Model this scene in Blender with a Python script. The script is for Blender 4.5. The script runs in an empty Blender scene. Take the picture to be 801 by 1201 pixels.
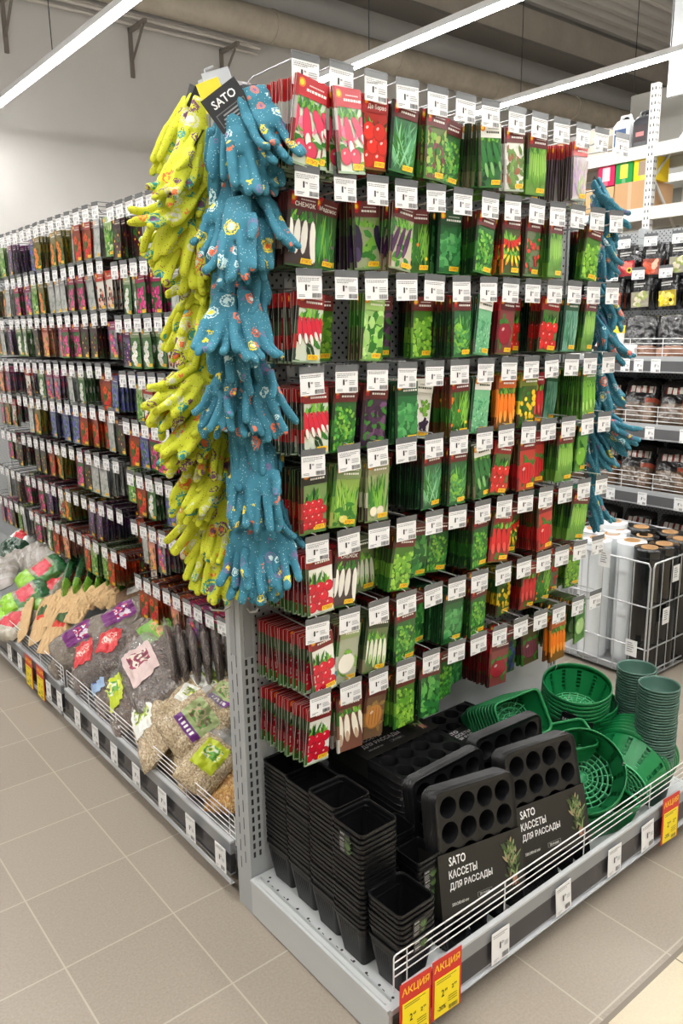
import bpy, math, random
from mathutils import Vector, Matrix, noise
PI = math.pi
sc = bpy.context.scene
COL = sc.collection
rnd = random.Random(11)

# ---------------------------------------------------------------- camera
CAM = Vector((-0.9614, -1.6161, 1.55))
YAW, PITCH, ROLL, FPX = math.radians(38.687), math.radians(-12.812), math.radians(-0.922), 923.69
fwd = Vector((math.sin(YAW)*math.cos(PITCH), math.cos(YAW)*math.cos(PITCH), math.sin(PITCH)))
rgt = Vector((math.cos(YAW), -math.sin(YAW), 0)); upv = rgt.cross(fwd)
cr = math.cos(ROLL)*rgt + math.sin(ROLL)*upv
cu = -math.sin(ROLL)*rgt + math.cos(ROLL)*upv
cd = bpy.data.cameras.new('camera'); cam = bpy.data.objects.new('camera', cd); COL.objects.link(cam)
cd.sensor_fit = 'VERTICAL'; cd.sensor_height = 36; cd.lens = FPX/1201*36; cd.clip_end = 100; cd.clip_start = .05
cam.matrix_world = Matrix(((cr.x, cu.x, -fwd.x, CAM.x), (cr.y, cu.y, -fwd.y, CAM.y), (cr.z, cu.z, -fwd.z, CAM.z), (0, 0, 0, 1)))
sc.camera = cam
def at(px, py, ax, val):
    d = fwd + (px-400.5)/FPX*cr - (py-600.5)/FPX*cu
    return CAM + d*((val-CAM[ax])/d[ax])

# ---------------------------------------------------------------- helpers
def C(r, g, b):
    f = lambda c: (c/12.92 if c <= .04045 else ((c+.055)/1.055)**2.4)
    return (f(r/255), f(g/255), f(b/255))
def mixc(a, b, t): return tuple(a[i]*(1-t)+b[i]*t for i in range(3))
def jit(c, s=.15):
    k = 1+rnd.uniform(-s, s); return tuple(min(1, max(0, x*k*(1+rnd.uniform(-s, s)*.4))) for x in c)
WHITE = (.8, .8, .8); BLACK = (.012, .012, .013)

class MB:
    def __init__(s): s.v = []; s.f = []; s.m = []; s.c = []; s.s = []
    def add(s, vs, fs, col=WHITE, mi=0, sm=False, M=None):
        n = len(s.v)
        s.v += [tuple(M @ Vector(p)) for p in vs] if M is not None else [tuple(p) for p in vs]
        for i, f in enumerate(fs):
            s.f.append(tuple(n+k for k in f)); s.m.append(mi); s.s.append(sm)
            s.c.append(col[i] if isinstance(col, list) else col)
    def merge(s, o, M=None):
        n = len(s.v)
        s.v += [tuple(M @ Vector(p)) for p in o.v] if M is not None else o.v
        s.f += [tuple(n+k for k in f) for f in o.f]; s.m += o.m; s.c += o.c; s.s += o.s
    def box(s, x0, x1, y0, y1, z0, z1, col=WHITE, mi=0, M=None):
        vs = [(x0,y0,z0),(x1,y0,z0),(x1,y1,z0),(x0,y1,z0),(x0,y0,z1),(x1,y0,z1),(x1,y1,z1),(x0,y1,z1)]
        s.add(vs, [(3,2,1,0),(4,5,6,7),(0,1,5,4),(1,2,6,5),(2,3,7,6),(3,0,4,7)], col, mi, False, M)
    def loft(s, rings, col=WHITE, mi=0, cap0=True, cap1=True, sm=True, M=None, closed=True):
        n = len(rings[0]); vs = [p for r in rings for p in r]; fs = []
        for k in range(len(rings)-1):
            for i in range(n if closed else n-1):
                j = (i+1) % n
                fs.append((k*n+i, k*n+j, (k+1)*n+j, (k+1)*n+i))
        cols = col
        s.add(vs, fs, cols, mi, sm, M)
        c0 = col[0] if isinstance(col, list) else col
        if cap0: s.add(rings[0], [tuple(range(n-1, -1, -1))], c0, mi, False, M)
        if cap1: s.add(rings[-1], [tuple(range(n))], c0, mi, False, M)
    def lathe(s, prof, n=20, col=WHITE, mi=0, cap0=False, cap1=False, sm=True, M=None):
        s.loft([[(r*math.cos(2*PI*i/n), r*math.sin(2*PI*i/n), z) for i in range(n)] for r, z in prof], col, mi, cap0, cap1, sm, M)
    def tube(s, pts, r, n=6, col=WHITE, mi=0, closed=False, M=None, cap=True):
        P = [Vector(p) for p in pts]; L = len(P); rings = []; prev = None
        for i in range(L):
            a = P[i-1] if (i > 0 or closed) else P[i]
            b = P[(i+1) % L] if (i < L-1 or closed) else P[i]
            t = (b-a).normalized()
            if prev is None:
                q = Vector((0, 0, 1)) if abs(t.z) < .9 else Vector((1, 0, 0))
            else: q = prev
            u = (q - t*q.dot(t))
            if u.length < 1e-6: u = t.orthogonal()
            u.normalize(); w = t.cross(u); prev = u
            rr = r[i] if isinstance(r, (list, tuple)) else r
            rings.append([tuple(P[i]+(u*math.cos(2*PI*k/n)+w*math.sin(2*PI*k/n))*rr) for k in range(n)])
        if closed: rings.append(rings[0])
        s.loft(rings, col, mi, cap and not closed, cap and not closed, True, M)
    def poly(s, pts, col=WHITE, mi=0, M=None): s.add(pts, [tuple(range(len(pts)))], col, mi, False, M)
    def mesh(s, name, mats):
        me = bpy.data.meshes.new(name)
        me.from_pydata(s.v, [], s.f)
        me.polygons.foreach_set('material_index', s.m)
        me.polygons.foreach_set('use_smooth', s.s)
        at_ = me.color_attributes.new('Col', 'FLOAT_COLOR', 'CORNER')
        buf = []
        for f, c in zip(s.f, s.c): buf += [c[0], c[1], c[2], 1.0]*len(f)
        at_.data.foreach_set('color', buf)
        for m in (mats if isinstance(mats, (list, tuple)) else [mats]): me.materials.append(m)
        me.update()
        return me
    def build(s, name, mats, parent=None, M=None, **kw):
        return obj(name, s.mesh(name, mats), parent, M, **kw)
def obj(name, me, parent=None, M=None, **kw):
    o = bpy.data.objects.new(name, me); COL.objects.link(o)
    if parent is not None: o.parent = parent
    if M is not None:
        if isinstance(M, Matrix): o.matrix_basis = M
        else: o.location = M
    for k, v in kw.items():
        o[{'cat': 'category'}.get(k, k)] = v
    return o
def thing(name, label, cat, M=None, group=None):
    o = obj(name, None, None, M, label=label, cat=cat)
    if group: o['group'] = group
    return o
def struct(name, mb, mat, M=None): return mb.build(name, mat, None, M, kind='structure')
def copy_tree(src, M=None, label=None, parent=None, group=None):
    c = src.copy(); COL.objects.link(c)
    if parent is not None: c.parent = parent
    if M is not None: c.matrix_basis = M
    if label: c['label'] = label
    if group: c['group'] = group
    for ch in src.children: copy_tree(ch, None, None, c)
    return c
def TR(x, y, z, rz=0, rx=0, ry=0, s=1):
    return Matrix.Translation((x, y, z)) @ Matrix.Rotation(rz, 4, 'Z') @ Matrix.Rotation(ry, 4, 'Y') @ Matrix.Rotation(rx, 4, 'X') @ Matrix.Scale(s, 4)
ORD = ['first','second','third','fourth','fifth','sixth','seventh','eighth','ninth','tenth','eleventh','twelfth','thirteenth','fourteenth','fifteenth','sixteenth','seventeenth','eighteenth','nineteenth','twentieth','twenty-first','twenty-second','twenty-third','twenty-fourth','twenty-fifth','twenty-sixth','twenty-seventh','twenty-eighth','twenty-ninth','thirtieth']
def rrect(w, d, r, z, n=4, cx=0, cy=0):
    out = []
    for (sx, sy, a0) in ((1, 1, 0), (-1, 1, PI/2), (-1, -1, PI), (1, -1, 3*PI/2)):
        for k in range(n+1):
            a = a0+PI/2*k/n
            out.append((cx+sx*(w/2-r)+r*math.cos(a), cy+sy*(d/2-r)+r*math.sin(a), z))
    return out

# ---------------------------------------------------------------- materials
def mat(name, col=(.8,.8,.8), rough=.5, metal=0, attr=False, spec=.5, coat=0, alpha=1, trans=0):
    m = bpy.data.materials.new(name); m.use_nodes = True
    b = m.node_tree.nodes['Principled BSDF']
    b.inputs['Base Color'].default_value = (*col, 1); b.inputs['Roughness'].default_value = rough
    b.inputs['Metallic'].default_value = metal; b.inputs['Specular IOR Level'].default_value = spec
    b.inputs['Coat Weight'].default_value = coat; b.inputs['Alpha'].default_value = alpha
    b.inputs['Transmission Weight'].default_value = trans
    if attr:
        a = m.node_tree.nodes.new('ShaderNodeVertexColor'); a.layer_name = 'Col'
        m.node_tree.links.new(a.outputs['Color'], b.inputs['Base Color'])
    return m
class NT:
    def __init__(s, m): s.t = m.node_tree; s.b = s.t.nodes['Principled BSDF']
    def n(s, typ, **kw):
        x = s.t.nodes.new('ShaderNode'+typ)
        for k, v in kw.items(): setattr(x, k, v)
        return x
    def l(s, a, b): s.t.links.new(a, b)
    def setin(s, x, v):
        if hasattr(v, 'is_linked') or hasattr(v, 'links'): s.l(v, x)
        else: x.default_value = v
    def math(s, op, a, b=0., c=0.):
        x = s.n('Math', operation=op)
        for i, v in enumerate((a, b, c)): s.setin(x.inputs[i], v)
        return x.outputs[0]
    def mix(s, f, a, b):
        x = s.n('Mix', data_type='RGBA'); s.setin(x.inputs[0], f)
        for i, v in ((6, a), (7, b)):
            if isinstance(v, tuple): x.inputs[i].default_value = (*v[:3], 1)
            else: s.l(v, x.inputs[i])
        return x.outputs[2]
    def pos(s, world=False):
        if world: return s.n('NewGeometry').outputs['Position']
        return s.n('TexCoord').outputs['Object']
    def xyz(s, v):
        x = s.n('SeparateXYZ'); s.l(v, x.inputs[0]); return x.outputs
    def noise(s, v, scale, detail=2, rough=.5):
        x = s.n('TexNoise'); x.inputs['Scale'].default_value = scale; x.inputs['Detail'].default_value = detail; x.inputs['Roughness'].default_value = rough
        if v is not None: s.l(v, x.inputs['Vector'])
        return x.outputs
    def vor(s, v, scale, feature='F1', rand=1):
        x = s.n('TexVoronoi', feature=feature); x.inputs['Scale'].default_value = scale; x.inputs['Randomness'].default_value = rand
        if v is not None: s.l(v, x.inputs['Vector'])
        return x.outputs
    def ramp(s, f, stops, const=False):
        x = s.n('ValToRGB'); r = x.color_ramp; r.interpolation = 'CONSTANT' if const else 'LINEAR'
        r.elements[0].position, r.elements[0].color = stops[0][0], (*stops[0][1], 1)
        r.elements[1].position, r.elements[1].color = stops[-1][0], (*stops[-1][1], 1)
        for p, c in stops[1:-1]:
            e = r.elements.new(p); e.color = (*c, 1)
        s.l(f, x.inputs[0]); return x.outputs[0]
    def bump(s, h, strength=.3, dist=.01):
        x = s.n('Bump'); x.inputs['Strength'].default_value = strength; x.inputs['Distance'].default_value = dist
        s.l(h, x.inputs['Height']); return x.outputs[0]

M = {}
M['print'] = mat('printed_paper', attr=True, rough=.42, spec=.4)
M['gloss'] = mat('glossy_packet', attr=True, rough=.28, spec=.5)
M['plastic'] = mat('coloured_plastic', attr=True, rough=.4)
M['matte'] = mat('matte_card', attr=True, rough=.8)
M['post'] = mat('grey_painted_steel', C(176,180,182), .45)
M['deck'] = mat('light_painted_steel', C(190,193,193), .4)
M['darksteel'] = mat('dark_steel', C(60,60,62), .5)
M['wire'] = mat('chrome_wire', C(200,202,204), .3, .6)
M['whitewire'] = mat('white_wire', C(225,225,225), .35)
M['darkwire'] = mat('shaded_wire', C(110,112,114), .35, .8)
M['clear'] = mat('clear_plastic', C(215,220,225), .12, alpha=.35); M['cover'] = mat('clear_rail_cover', C(215,218,222), .2, alpha=.7)
M['rail'] = None
# ---------------------------------------------------------------- setting materials
m = mat('floor_tile', rough=.38); t = NT(m); p = t.pos(True); x, y, z = t.xyz(p)
def gridline(v, off, pitch, w):
    a = t.math('ADD', v, -off); a = t.math('DIVIDE', a, pitch); a = t.math('FRACT', a)
    a = t.math('SUBTRACT', a, .5); a = t.math('ABSOLUTE', a)
    return t.math('GREATER_THAN', a, .5-w/pitch/2)
def cell(v, off, pitch): return t.math('FLOOR', t.math('DIVIDE', t.math('ADD', v, -off), pitch))
g = t.math('MAXIMUM', gridline(x, -.167, .300, .0045), gridline(y, .145, .3125, .0045))
cream = t.math('LESS_THAN', y, -.818)
cv = t.n('CombineXYZ'); t.l(cell(x, -.167, .3), cv.inputs[0]); t.l(cell(y, .145, .3125), cv.inputs[1])
wn = t.n('TexWhiteNoise'); t.l(cv.outputs[0], wn.inputs[0])
fine = t.noise(p, 160, 3)[0]; broad = t.noise(p, 1.6, 2)[0]
a = t.mix(fine, C(128,118,106), C(170,159,145)); a = t.mix(t.math('MULTIPLY', broad, .25), a, C(138,126,114))
a = t.mix(t.math('MULTIPLY', wn.outputs[0], .22), a, C(172,162,148))
cc = t.mix(fine, C(190,177,150), C(208,196,170))
tile = t.mix(cream, a, cc)
gc = t.mix(cream, C(176,166,152), C(120,108,92))
t.l(t.mix(g, tile, gc), t.b.inputs['Base Color'])
strip = t.math('LESS_THAN', t.math('ABSOLUTE', t.math('ADD', y, .812)), .006)
t.l(t.mix(strip, t.mix(g, tile, gc), C(120,110,98)), t.b.inputs['Base Color'])
t.l(t.math('ADD', t.math('MULTIPLY', fine, .2), .3), t.b.inputs['Roughness'])
t.l(t.bump(t.math('SUBTRACT', t.math('MULTIPLY', fine, .3), g), .25, .002), t.b.inputs['Normal'])
M['floor'] = m
m = mat('wall_paint', rough=.8); t = NT(m); p = t.pos(True)
t.l(t.mix(t.noise(p, 3, 3)[0], C(196,194,190), C(206,204,200)), t.b.inputs['Base Color']); M['wall'] = m
m = mat('ceiling_metal', rough=.55); t = NT(m); p = t.pos(True)
t.l(t.mix(t.noise(p, .8, 3)[0], C(176,173,168), C(200,197,192)), t.b.inputs['Base Color']); M['ceil'] = m
m = mat('dusty_duct', rough=.7); t = NT(m); p = t.pos(True)
t.l(t.mix(t.noise(p, 4, 4, .7)[0], C(150,140,124), C(205,196,180)), t.b.inputs['Base Color']); M['duct'] = m
m = mat('concrete_beam', rough=.85); t = NT(m); p = t.pos(True)
t.l(t.mix(t.noise(p, 2, 4, .7)[0], C(140,132,122), C(178,170,160)), t.b.inputs['Base Color']); M['beam'] = m
m = mat('perforated_steel', rough=.45); t = NT(m); p = t.pos(True); x, y, z = t.xyz(p)
def holes(x, z, px, pz, r):
    # staggered round holes
    def one(ox, oz):
        a = t.math('SUBTRACT', t.math('FRACT', t.math('DIVIDE', t.math('ADD', x, ox), px)), .5)
        b = t.math('SUBTRACT', t.math('FRACT', t.math('DIVIDE', t.math('ADD', z, oz), pz)), .5)
        a = t.math('MULTIPLY', a, px); b = t.math('MULTIPLY', b, pz)
        d = t.math('ADD', t.math('MULTIPLY', a, a), t.math('MULTIPLY', b, b))
        return t.math('LESS_THAN', d, r*r)
    return t.math('MAXIMUM', one(0, 0), one(px/2, pz/2))
h = holes(x, z, .025, .025, .0036)
inz = t.math('GREATER_THAN', z, .60)
h = t.math('MULTIPLY', h, inz)
t.l(t.mix(h, C(172,175,177), C(14,14,15)), t.b.inputs['Base Color']); M['perf'] = m
m = mat('perforated_steel_aisle', rough=.45); t = NT(m); p = t.pos(True); x, y, z = t.xyz(p)
h = holes(y, z, .025, .025, .0036)
t.l(t.mix(h, C(165,168,170), C(14,14,15)), t.b.inputs['Base Color']); M['perfy'] = m
m = mat('price_rail', rough=.25); t = NT(m); p = t.pos(True); x, y, z = t.xyz(p)
f = t.math('DIVIDE', t.math('ADD', z, -.06), .10)
t.l(t.ramp(f, [(0, C(150,150,152)), (.06, C(58,56,58)), (.62, C(66,64,66)), (.66, C(140,142,144)), (1, C(190,192,194))], True), t.b.inputs['Base Color']); M['rail'] = m
def emit(name, col, s):
    m = bpy.data.materials.new(name); m.use_nodes = True; nt = m.node_tree; nt.nodes.clear()
    e = nt.nodes.new('ShaderNodeEmission'); e.inputs[0].default_value = (*col, 1); e.inputs[1].default_value = s
    o = nt.nodes.new('ShaderNodeOutputMaterial'); nt.links.new(e.outputs[0], o.inputs[0]); return m
M['ceil_fill'] = emit('added_ceiling_fill', (1, .985, .96), 5.5)  # added glow that brightens the ceiling and upper wall
M['led'] = emit('led_diffuser', (1, .985, .96), 38)

# ---------------------------------------------------------------- room
mb = MB(); mb.poly([(-7,-7,0),(17,-7,0),(17,7.4,0),(-7,7.4,0)]); struct('floor', mb, M['floor'])
mb = MB(); mb.box(-7, 17, 7.3, 7.5, 0, 6.3); struct('wall_back', mb, M['wall'])
mb = MB(); mb.box(-7.2, -7, -7, 7.4, 0, 6.3); struct('wall_left', mb, M['wall'])
mb = MB(); mb.box(17, 17.2, -7, 7.4, 0, 6.3); struct('wall_right', mb, M['wall'])
mb = MB(); mb.box(-7, 17, -7.2, -7, 0, 6.3); struct('wall_front', mb, M['wall'])
# corrugated deck ceiling, ribs along x
mb = MB(); ring0 = []; y = -7; 
while y < 7.4:
    for dy, dz in ((0, 0), (.04, -.1), (.13, -.1), (.17, 0)): ring0.append((y+dy, 6.15+dz))
    y += .26
mb.loft([[(-7, a, b) for a, b in ring0], [(17, a, b) for a, b in ring0]], WHITE, 0, False, False, False, None, False)
struct('ceiling', mb, M['ceil'])
# ---------------------------------------------------------------- overhead
M['paint'] = mat('painted_steel', attr=True, rough=.45)
GREY = C(172,176,178); LGREY = C(196,199,199); SLOT = (.02, .02, .022)
mb = MB()
mb.tube([(-6, 7.05, 5.14), (16.9, 7.05, 5.14)], .18, 20, C(190,182,168))
for k in range(11): mb.tube([(-5+2*k, 7.05, 5.14), (-4.96+2*k, 7.05, 5.14)], .19, 20, C(150,142,130))
mb.build('ventilation_duct', M['duct'], None, None, label='round dusty ventilation duct running along the back wall under the ceiling', cat='duct')
for k in range(5):
    mb = MB(); mb.tube([(-6, 7.2-.06*(k % 2), 4.86+.05*k), (4.9, 7.2-.06*(k % 2), 4.86+.05*k)], .02, 8, C(196,190,182))
    mb.build('wall_pipe', M['paint'], None, None, label='%s of the thin grey pipes on wall brackets, counted upward' % ORD[k], cat='pipe', group='thin pipes along the back wall')
for k, x in enumerate((1.95, 3.3, 4.45, .6)):
    mb = MB(); mb.box(x-.02, x+.02, 7.27, 7.3, 4.35, 4.85, C(120,112,104)); mb.box(x-.02, x+.02, 6.9, 7.3, 4.8, 4.84, C(120,112,104))
    mb.tube([(x, 7.28, 4.5), (x, 6.95, 4.8)], .014, 6, C(110,104,96))
    mb.build('pipe_bracket', M['paint'], None, None, label='grey triangular pipe bracket on the upper wall, number %s from window side'.replace('number %s from window side', ['above the yellow gloves','nearest the seed stand','beside the long duct','at the picture edge'][k]), cat='bracket', group='pipe brackets on the back wall')
mb = MB(); mb.box(-7, 17, 6.3, 6.75, 5.55, 5.95); struct('beam_back', mb, M['beam'])
mb = MB(); mb.box(-7, 17, 6.28, 6.77, 5.52, 5.55, C(104,100,95)); struct('beam_flange', mb, M['paint'])
for k, x in enumerate((2.2, 14.)):
    mb = MB(); mb.box(x-.02, x+.02, -7, 6.4, 5.66, 6.06, C(70,66,62)); mb.box(x-.12, x+.12, -7, 6.4, 5.62, 5.66, C(80,76,72))
    struct('beam_%d' % (k+1), mb, M['paint'])
mb = MB(); mb.tube([(3.2, 4.6, 5.6), (11.5, 4.6, 5.6)], .022, 8, C(178,172,164))
mb.build('ceiling_conduit', M['paint'], None, None, label='pale thin conduit pipe hung below the corrugated ceiling', cat='pipe')
def led_strip(x, y0, y1, label):
    t = thing('light_strip', label, 'lamp', TR(x, 0, 3.6), 'linear lights in rows')
    mb = MB(); mb.box(-.04, .04, y0, y1, .005, .05, C(215,215,215)); mb.build('housing', M['paint'], t)
    mb = MB(); mb.box(-.027, .027, y0+.01, y1-.01, -.012, .004); mb.build('diffuser', M['led'], t)
    mb = MB(); mb.poly([(-.03, y0+.01, .0505), (.03, y0+.01, .0505), (.03, y1-.01, .0505), (-.03, y1-.01, .0505)]); mb.build('added_fill_glow', M['ceil_fill'], t)  # glowing top face added to the housing as fill for the ceiling
    y = y0+.4
    while y < y1:
        mb = MB(); mb.tube([(0, y, .05), (0, y, 2.44)], .004, 5, C(30,30,30)); mb.build('suspension_cable', M['paint'], t); y += 1.45
led_strip(1.51, -4.2, 7.0, 'long white linear light crossing the top left corner')
led_strip(3.44, -4.2, 4.12, 'long white linear light ending above the front row tags')
led_strip(5.27, -4.2, 4.25, 'long white linear light at the upper right, farthest along the stand')
led_strip(-.38, -4.2, 6.0, 'long white linear light over the left aisle')  # unseen strip added to light the surfaces that face the camera
led_strip(-2.3, -4.2, 6.0, 'long white linear light farthest to the left, outside the view')  # out of view, added for more illumination from the left
led_strip(7.1, -4.2, 4.2, 'long white linear light beyond the pallet rack'); led_strip(9.0, -4.2, 4.2, 'long white linear light far to the right, outside the view')

# ---------------------------------------------------------------- end stand
W, DPT, H0, HT = 1.33, .56, .112, 2.10
stand = thing('gondola_end_stand', 'grey steel end stand with perforated back panel full of hanging seed packets', 'shelf stand')
def upright(x0, parent, M_=None, side=True):
    mb = MB(); mb.box(x0, x0+.045, .0, .07, 0, HT, GREY)
    z = .17
    while z < HT-.04:
        for sx in (.0135, .0315):
            mb.poly([(x0+sx-.0035, -.0006, z), (x0+sx+.0035, -.0006, z), (x0+sx+.0035, -.0006, z+.017), (x0+sx-.0035, -.0006, z+.017)], SLOT)
        z += .0265
    if side:
        z = .12; k = 0
        while z < HT-.06:
            yy = .025 if k % 2 else .048
            mb.poly([(x0-.0006, yy+.0018, z), (x0-.0006, yy-.0018, z), (x0-.0006, yy-.0018, z+.035), (x0-.0006, yy+.0018, z+.035)], SLOT)
            z += .026; k += 1
    mb.box(x0+.005, x0+.04, .005, .065, -.0, .004, C(70,70,70))
    return mb.build('upright', M['paint'], parent, M_)
upright(0, stand); upright(W-.045, stand)
mb = MB(); mb.box(.045, W-.045, .006, .03, .585, HT-.004); mb.build('perforated_panel', M['perf'], stand)
mb = MB(); mb.box(.045, W-.045, .002, .03, .11, .583, C(178,181,183)); mb.build('lower_panel', M['paint'], stand)
mb = MB(); mb.box(.001, W-.001, -DPT, -.001, .098, H0, LGREY)
for k in range(12):
    for (hx, hy) in ((.028, -.04-.045*k), (.04+.1*k, -.03)):
        mb.poly([(hx+.004*math.cos(a*PI/3), hy+.004*math.sin(a*PI/3), H0+.0004) for a in range(6)], SLOT)
mb.box(.0, .004, -DPT+.02, -.015, H0, H0+.006, LGREY); mb.box(.016, .018, -DPT+.02, -.02, H0, H0+.010, C(185,188,188))
for k in range(9): mb.poly([(.0187, -.07-.055*k, H0+.002), (.0187, -.078-.055*k, H0+.002), (.0187, -.078-.055*k, H0+.012), (.0187, -.07-.055*k, H0+.012)], SLOT)
mb.build('base_shelf', M['paint'], stand)
for k, xx in enumerate((-.004, W-.008)):
    mb = MB(); mb.box(xx, xx+.012, -DPT+.004, -.004, .006, .108, LGREY)
    mb.box(xx-.003, xx+.012, -DPT+.004, -.004, .104, .113, LGREY)
    mb.poly([(xx+.003, -DPT+.0034, .05), (xx+.009, -DPT+.0034, .05), (xx+.009, -DPT+.0034, .065), (xx+.003, -DPT+.0034, .065)], SLOT)
    mb.build('side_plate', M['paint'], stand)
mb = MB(); mb.box(.02, W-.02, -DPT+.06, -DPT+.07, 0, .1, C(120,118,114)); mb.build('kick_plate', M['paint'], stand)
mb = MB()  # price rail, slightly tilted
mb.loft([[(.03, -DPT-.016, .062), (.03, -DPT-.013, .166), (.03, -DPT+.0, .166), (.03, -DPT+.0, .062)],
         [(W, -DPT-.016, .062), (W, -DPT-.013, .166), (W, -DPT+.0, .166), (W, -DPT+.0, .062)]], WHITE, 0, True, True, False)
mb.build('price_rail', M['rail'], stand)
mb = MB(); mb.box(.03, W, -DPT-.024, -DPT-.012, .0545, .0575); mb.build('clear_rail_cover', M['cover'], stand)
def fence(x0, x1, y, z0, z1, n, r, matn, parent, axis='x', posts=4, name='wire_fence'):
    mb = MB(); f = (lambda a, z: (a, y, z)) if axis == 'x' else (lambda a, z: (y, a, z))
    mb.tube([f(x0, z0), f(x0, z1-.008), f(x0+.002, z1-.002), f(x0+.008, z1), f(x1-.008, z1), f(x1-.002, z1-.002), f(x1, z1-.008), f(x1, z0)], r*1.25, 6)
    for k in range(1, n): mb.tube([f(x0, z1-.018*k), f(x1, z1-.018*k)], r, 6)
    for k in range(posts):
        a = x0+(x1-x0)*(k+.12)/posts; mb.tube([f(a, z0), f(a, z1)], r*1.1, 6)
    return mb.build(name, M[matn], parent)
fence(.012, W-.005, -DPT+.005, .150, .243, 4, .0015, 'whitewire', stand)
# ---------------------------------------------------------------- long run to the left (three bays) and aisle panel
CX = .65
bays = [(.075, 1.40), (1.405, 2.73), (2.735, 4.06), (4.065, 5.39)]
bay_things = []
for k, (y0, y1) in enumerate(bays):
    b = thing('gondola_bay', 'grey shelving bay of flower seeds, %s from the corner post' % ORD[k], 'shelf stand', None, 'bays of the long seed run'); bay_things.append(b)
    mb = MB(); mb.box(CX, CX+.03, y0, y1, .11, HT-.02); mb.build('perforated_panel', M['perfy'], b)
    mb = MB(); mb.box(CX-.012, CX+.045, y1-.02, y1+.02, 0, HT, GREY); mb.build('upright', M['paint'], b)
    mb = MB(); mb.box(.02, CX, y0, y1, .098, H0, C(150,152,152)); mb.build('base_shelf', M['paint'], b)
    mb = MB(); mb.box(.07, .08, y0, y1, 0, .1, C(100,98,94)); mb.build('kick_plate', M['paint'], b)
    dz = -.0 if k == 0 else .004
    mb = MB()
    mb.loft([[(-.004, a, .062), (-.001, a, .166), (.012, a, .166), (.012, a, .062)] for a in (y1-.004, y0+.03)], WHITE, 0, True, True, False)
    mb.build('price_rail', M['rail'], b)
    mb = MB(); mb.box(-.014, -.003, y0+.015, y1-.008, .046, .049); mb.box(-.0145, -.0125, y0+.015, y1-.008, .046, .064); mb.build('clear_rail_cover', M['cover'], b)
    fence(y0+.02, y1-.01, .012, .155, .245, 5, .0013, 'whitewire', b, 'y', 5)
# ---------------------------------------------------------------- printed artwork
_txt = {}
def text_polys(s):
    if s not in _txt:
        c = bpy.data.curves.new('t', 'FONT'); c.body = s; c.resolution_u = 2; c.offset = .018; c.align_x = 'CENTER'; c.align_y = 'CENTER'
        o = bpy.data.objects.new('t', c); COL.objects.link(o)
        dg = bpy.context.evaluated_depsgraph_get(); me = o.evaluated_get(dg).to_mesh()
        vs = [tuple(v.co) for v in me.vertices]; fs = [tuple(p.vertices) for p in me.polygons]
        xs = [v[0] for v in vs] or [0]; ys = [v[1] for v in vs] or [0]
        _txt[s] = ([(v[0]-(min(xs)+max(xs))/2, v[1]-(min(ys)+max(ys))/2) for v in vs], fs, max(xs)-min(xs), max(ys)-min(ys))
        o.evaluated_get(dg).to_mesh_clear(); bpy.data.objects.remove(o); bpy.data.curves.remove(c)
    return _txt[s]
class Art:
    """draws flat printed shapes on the plane y=-y0, u right (m), v up (m)"""
    def __init__(s, mb, y0, eps=.00012, mi=0): s.mb = mb; s.y = -y0; s.e = eps; s.k = 0; s.mi = mi; s.clip = None
    def P(s, pts, col):
        s.k += 1; y = s.y-s.e*min(s.k, 14)-s.e*.02*s.k
        if s.clip:
            a, b, c, d = s.clip; pts = [(min(b, max(a, u)), min(d, max(c, v))) for u, v in pts]
        s.mb.add([(u, y, v) for u, v in pts], [tuple(range(len(pts)))], col, s.mi)
    def rect(s, a, b, c, d, col): s.P([(a, c), (b, c), (b, d), (a, d)], col)
    def el(s, u, v, ru, rv, col, ang=0, n=12):
        ca, sa = math.cos(ang), math.sin(ang)
        s.P([(u+ru*math.cos(2*PI*i/n)*ca-rv*math.sin(2*PI*i/n)*sa, v+ru*math.cos(2*PI*i/n)*sa+rv*math.sin(2*PI*i/n)*ca) for i in range(n)], col)
    def leaf(s, u, v, L, w, ang, col):
        ca, sa = math.cos(ang), math.sin(ang)
        s.P([(u+x*ca-y*sa, v+x*sa+y*ca) for x, y in ((0, 0), (L*.35, w*.5), (L*.75, w*.38), (L, 0), (L*.75, -w*.38), (L*.35, -w*.5))], col)
    def text(s, t, u, v, width, col, h=None, ang=0, sh=0):
        vs, fs, w, hh = text_polys(t); k = width/max(w, 1e-6); kv = k if h is None else h/max(hh, 1e-6)
        s.k += 1; y = s.y-s.e*min(s.k, 14)-s.e*.02*s.k; ca, sa = math.cos(ang), math.sin(ang)
        s.mb.add([(u+(x*k+z*kv*sh)*ca-z*kv*sa, y, v+(x*k+z*kv*sh)*sa+z*kv*ca) for x, z in vs], [tuple(reversed(f)) if 0 else f for f in fs], col, s.mi)
PW, PH = .077, .150
RED = C(190,22,30); DRED = C(120,12,22); GRN = C(52,120,40); LGRN = C(120,178,60); DGRN = C(22,62,30); WHT = C(238,236,228); CRM = C(228,220,196)
MAROON = C(98,38,36); YEL = C(246,208,40); ORG = C(238,128,28); PNK = C(226,70,120); PUR = C(92,40,110); DPUR = C(48,26,52); BRN = C(120,74,38)
def a_leaves(cols, n, L, w, base=None):
    def f(a, r):
        for i in range(n):
            a.leaf(r.uniform(-.036, .036), r.uniform(-.146, -.05), L*r.uniform(.6, 1.2), w*r.uniform(.7, 1.2), r.uniform(0, 2*PI), jitr(r, r.choice(cols)))
    return f
def jitr(r, c, s=.18): k = 1+r.uniform(-s, s); return tuple(min(1, x*k) for x in c)
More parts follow.
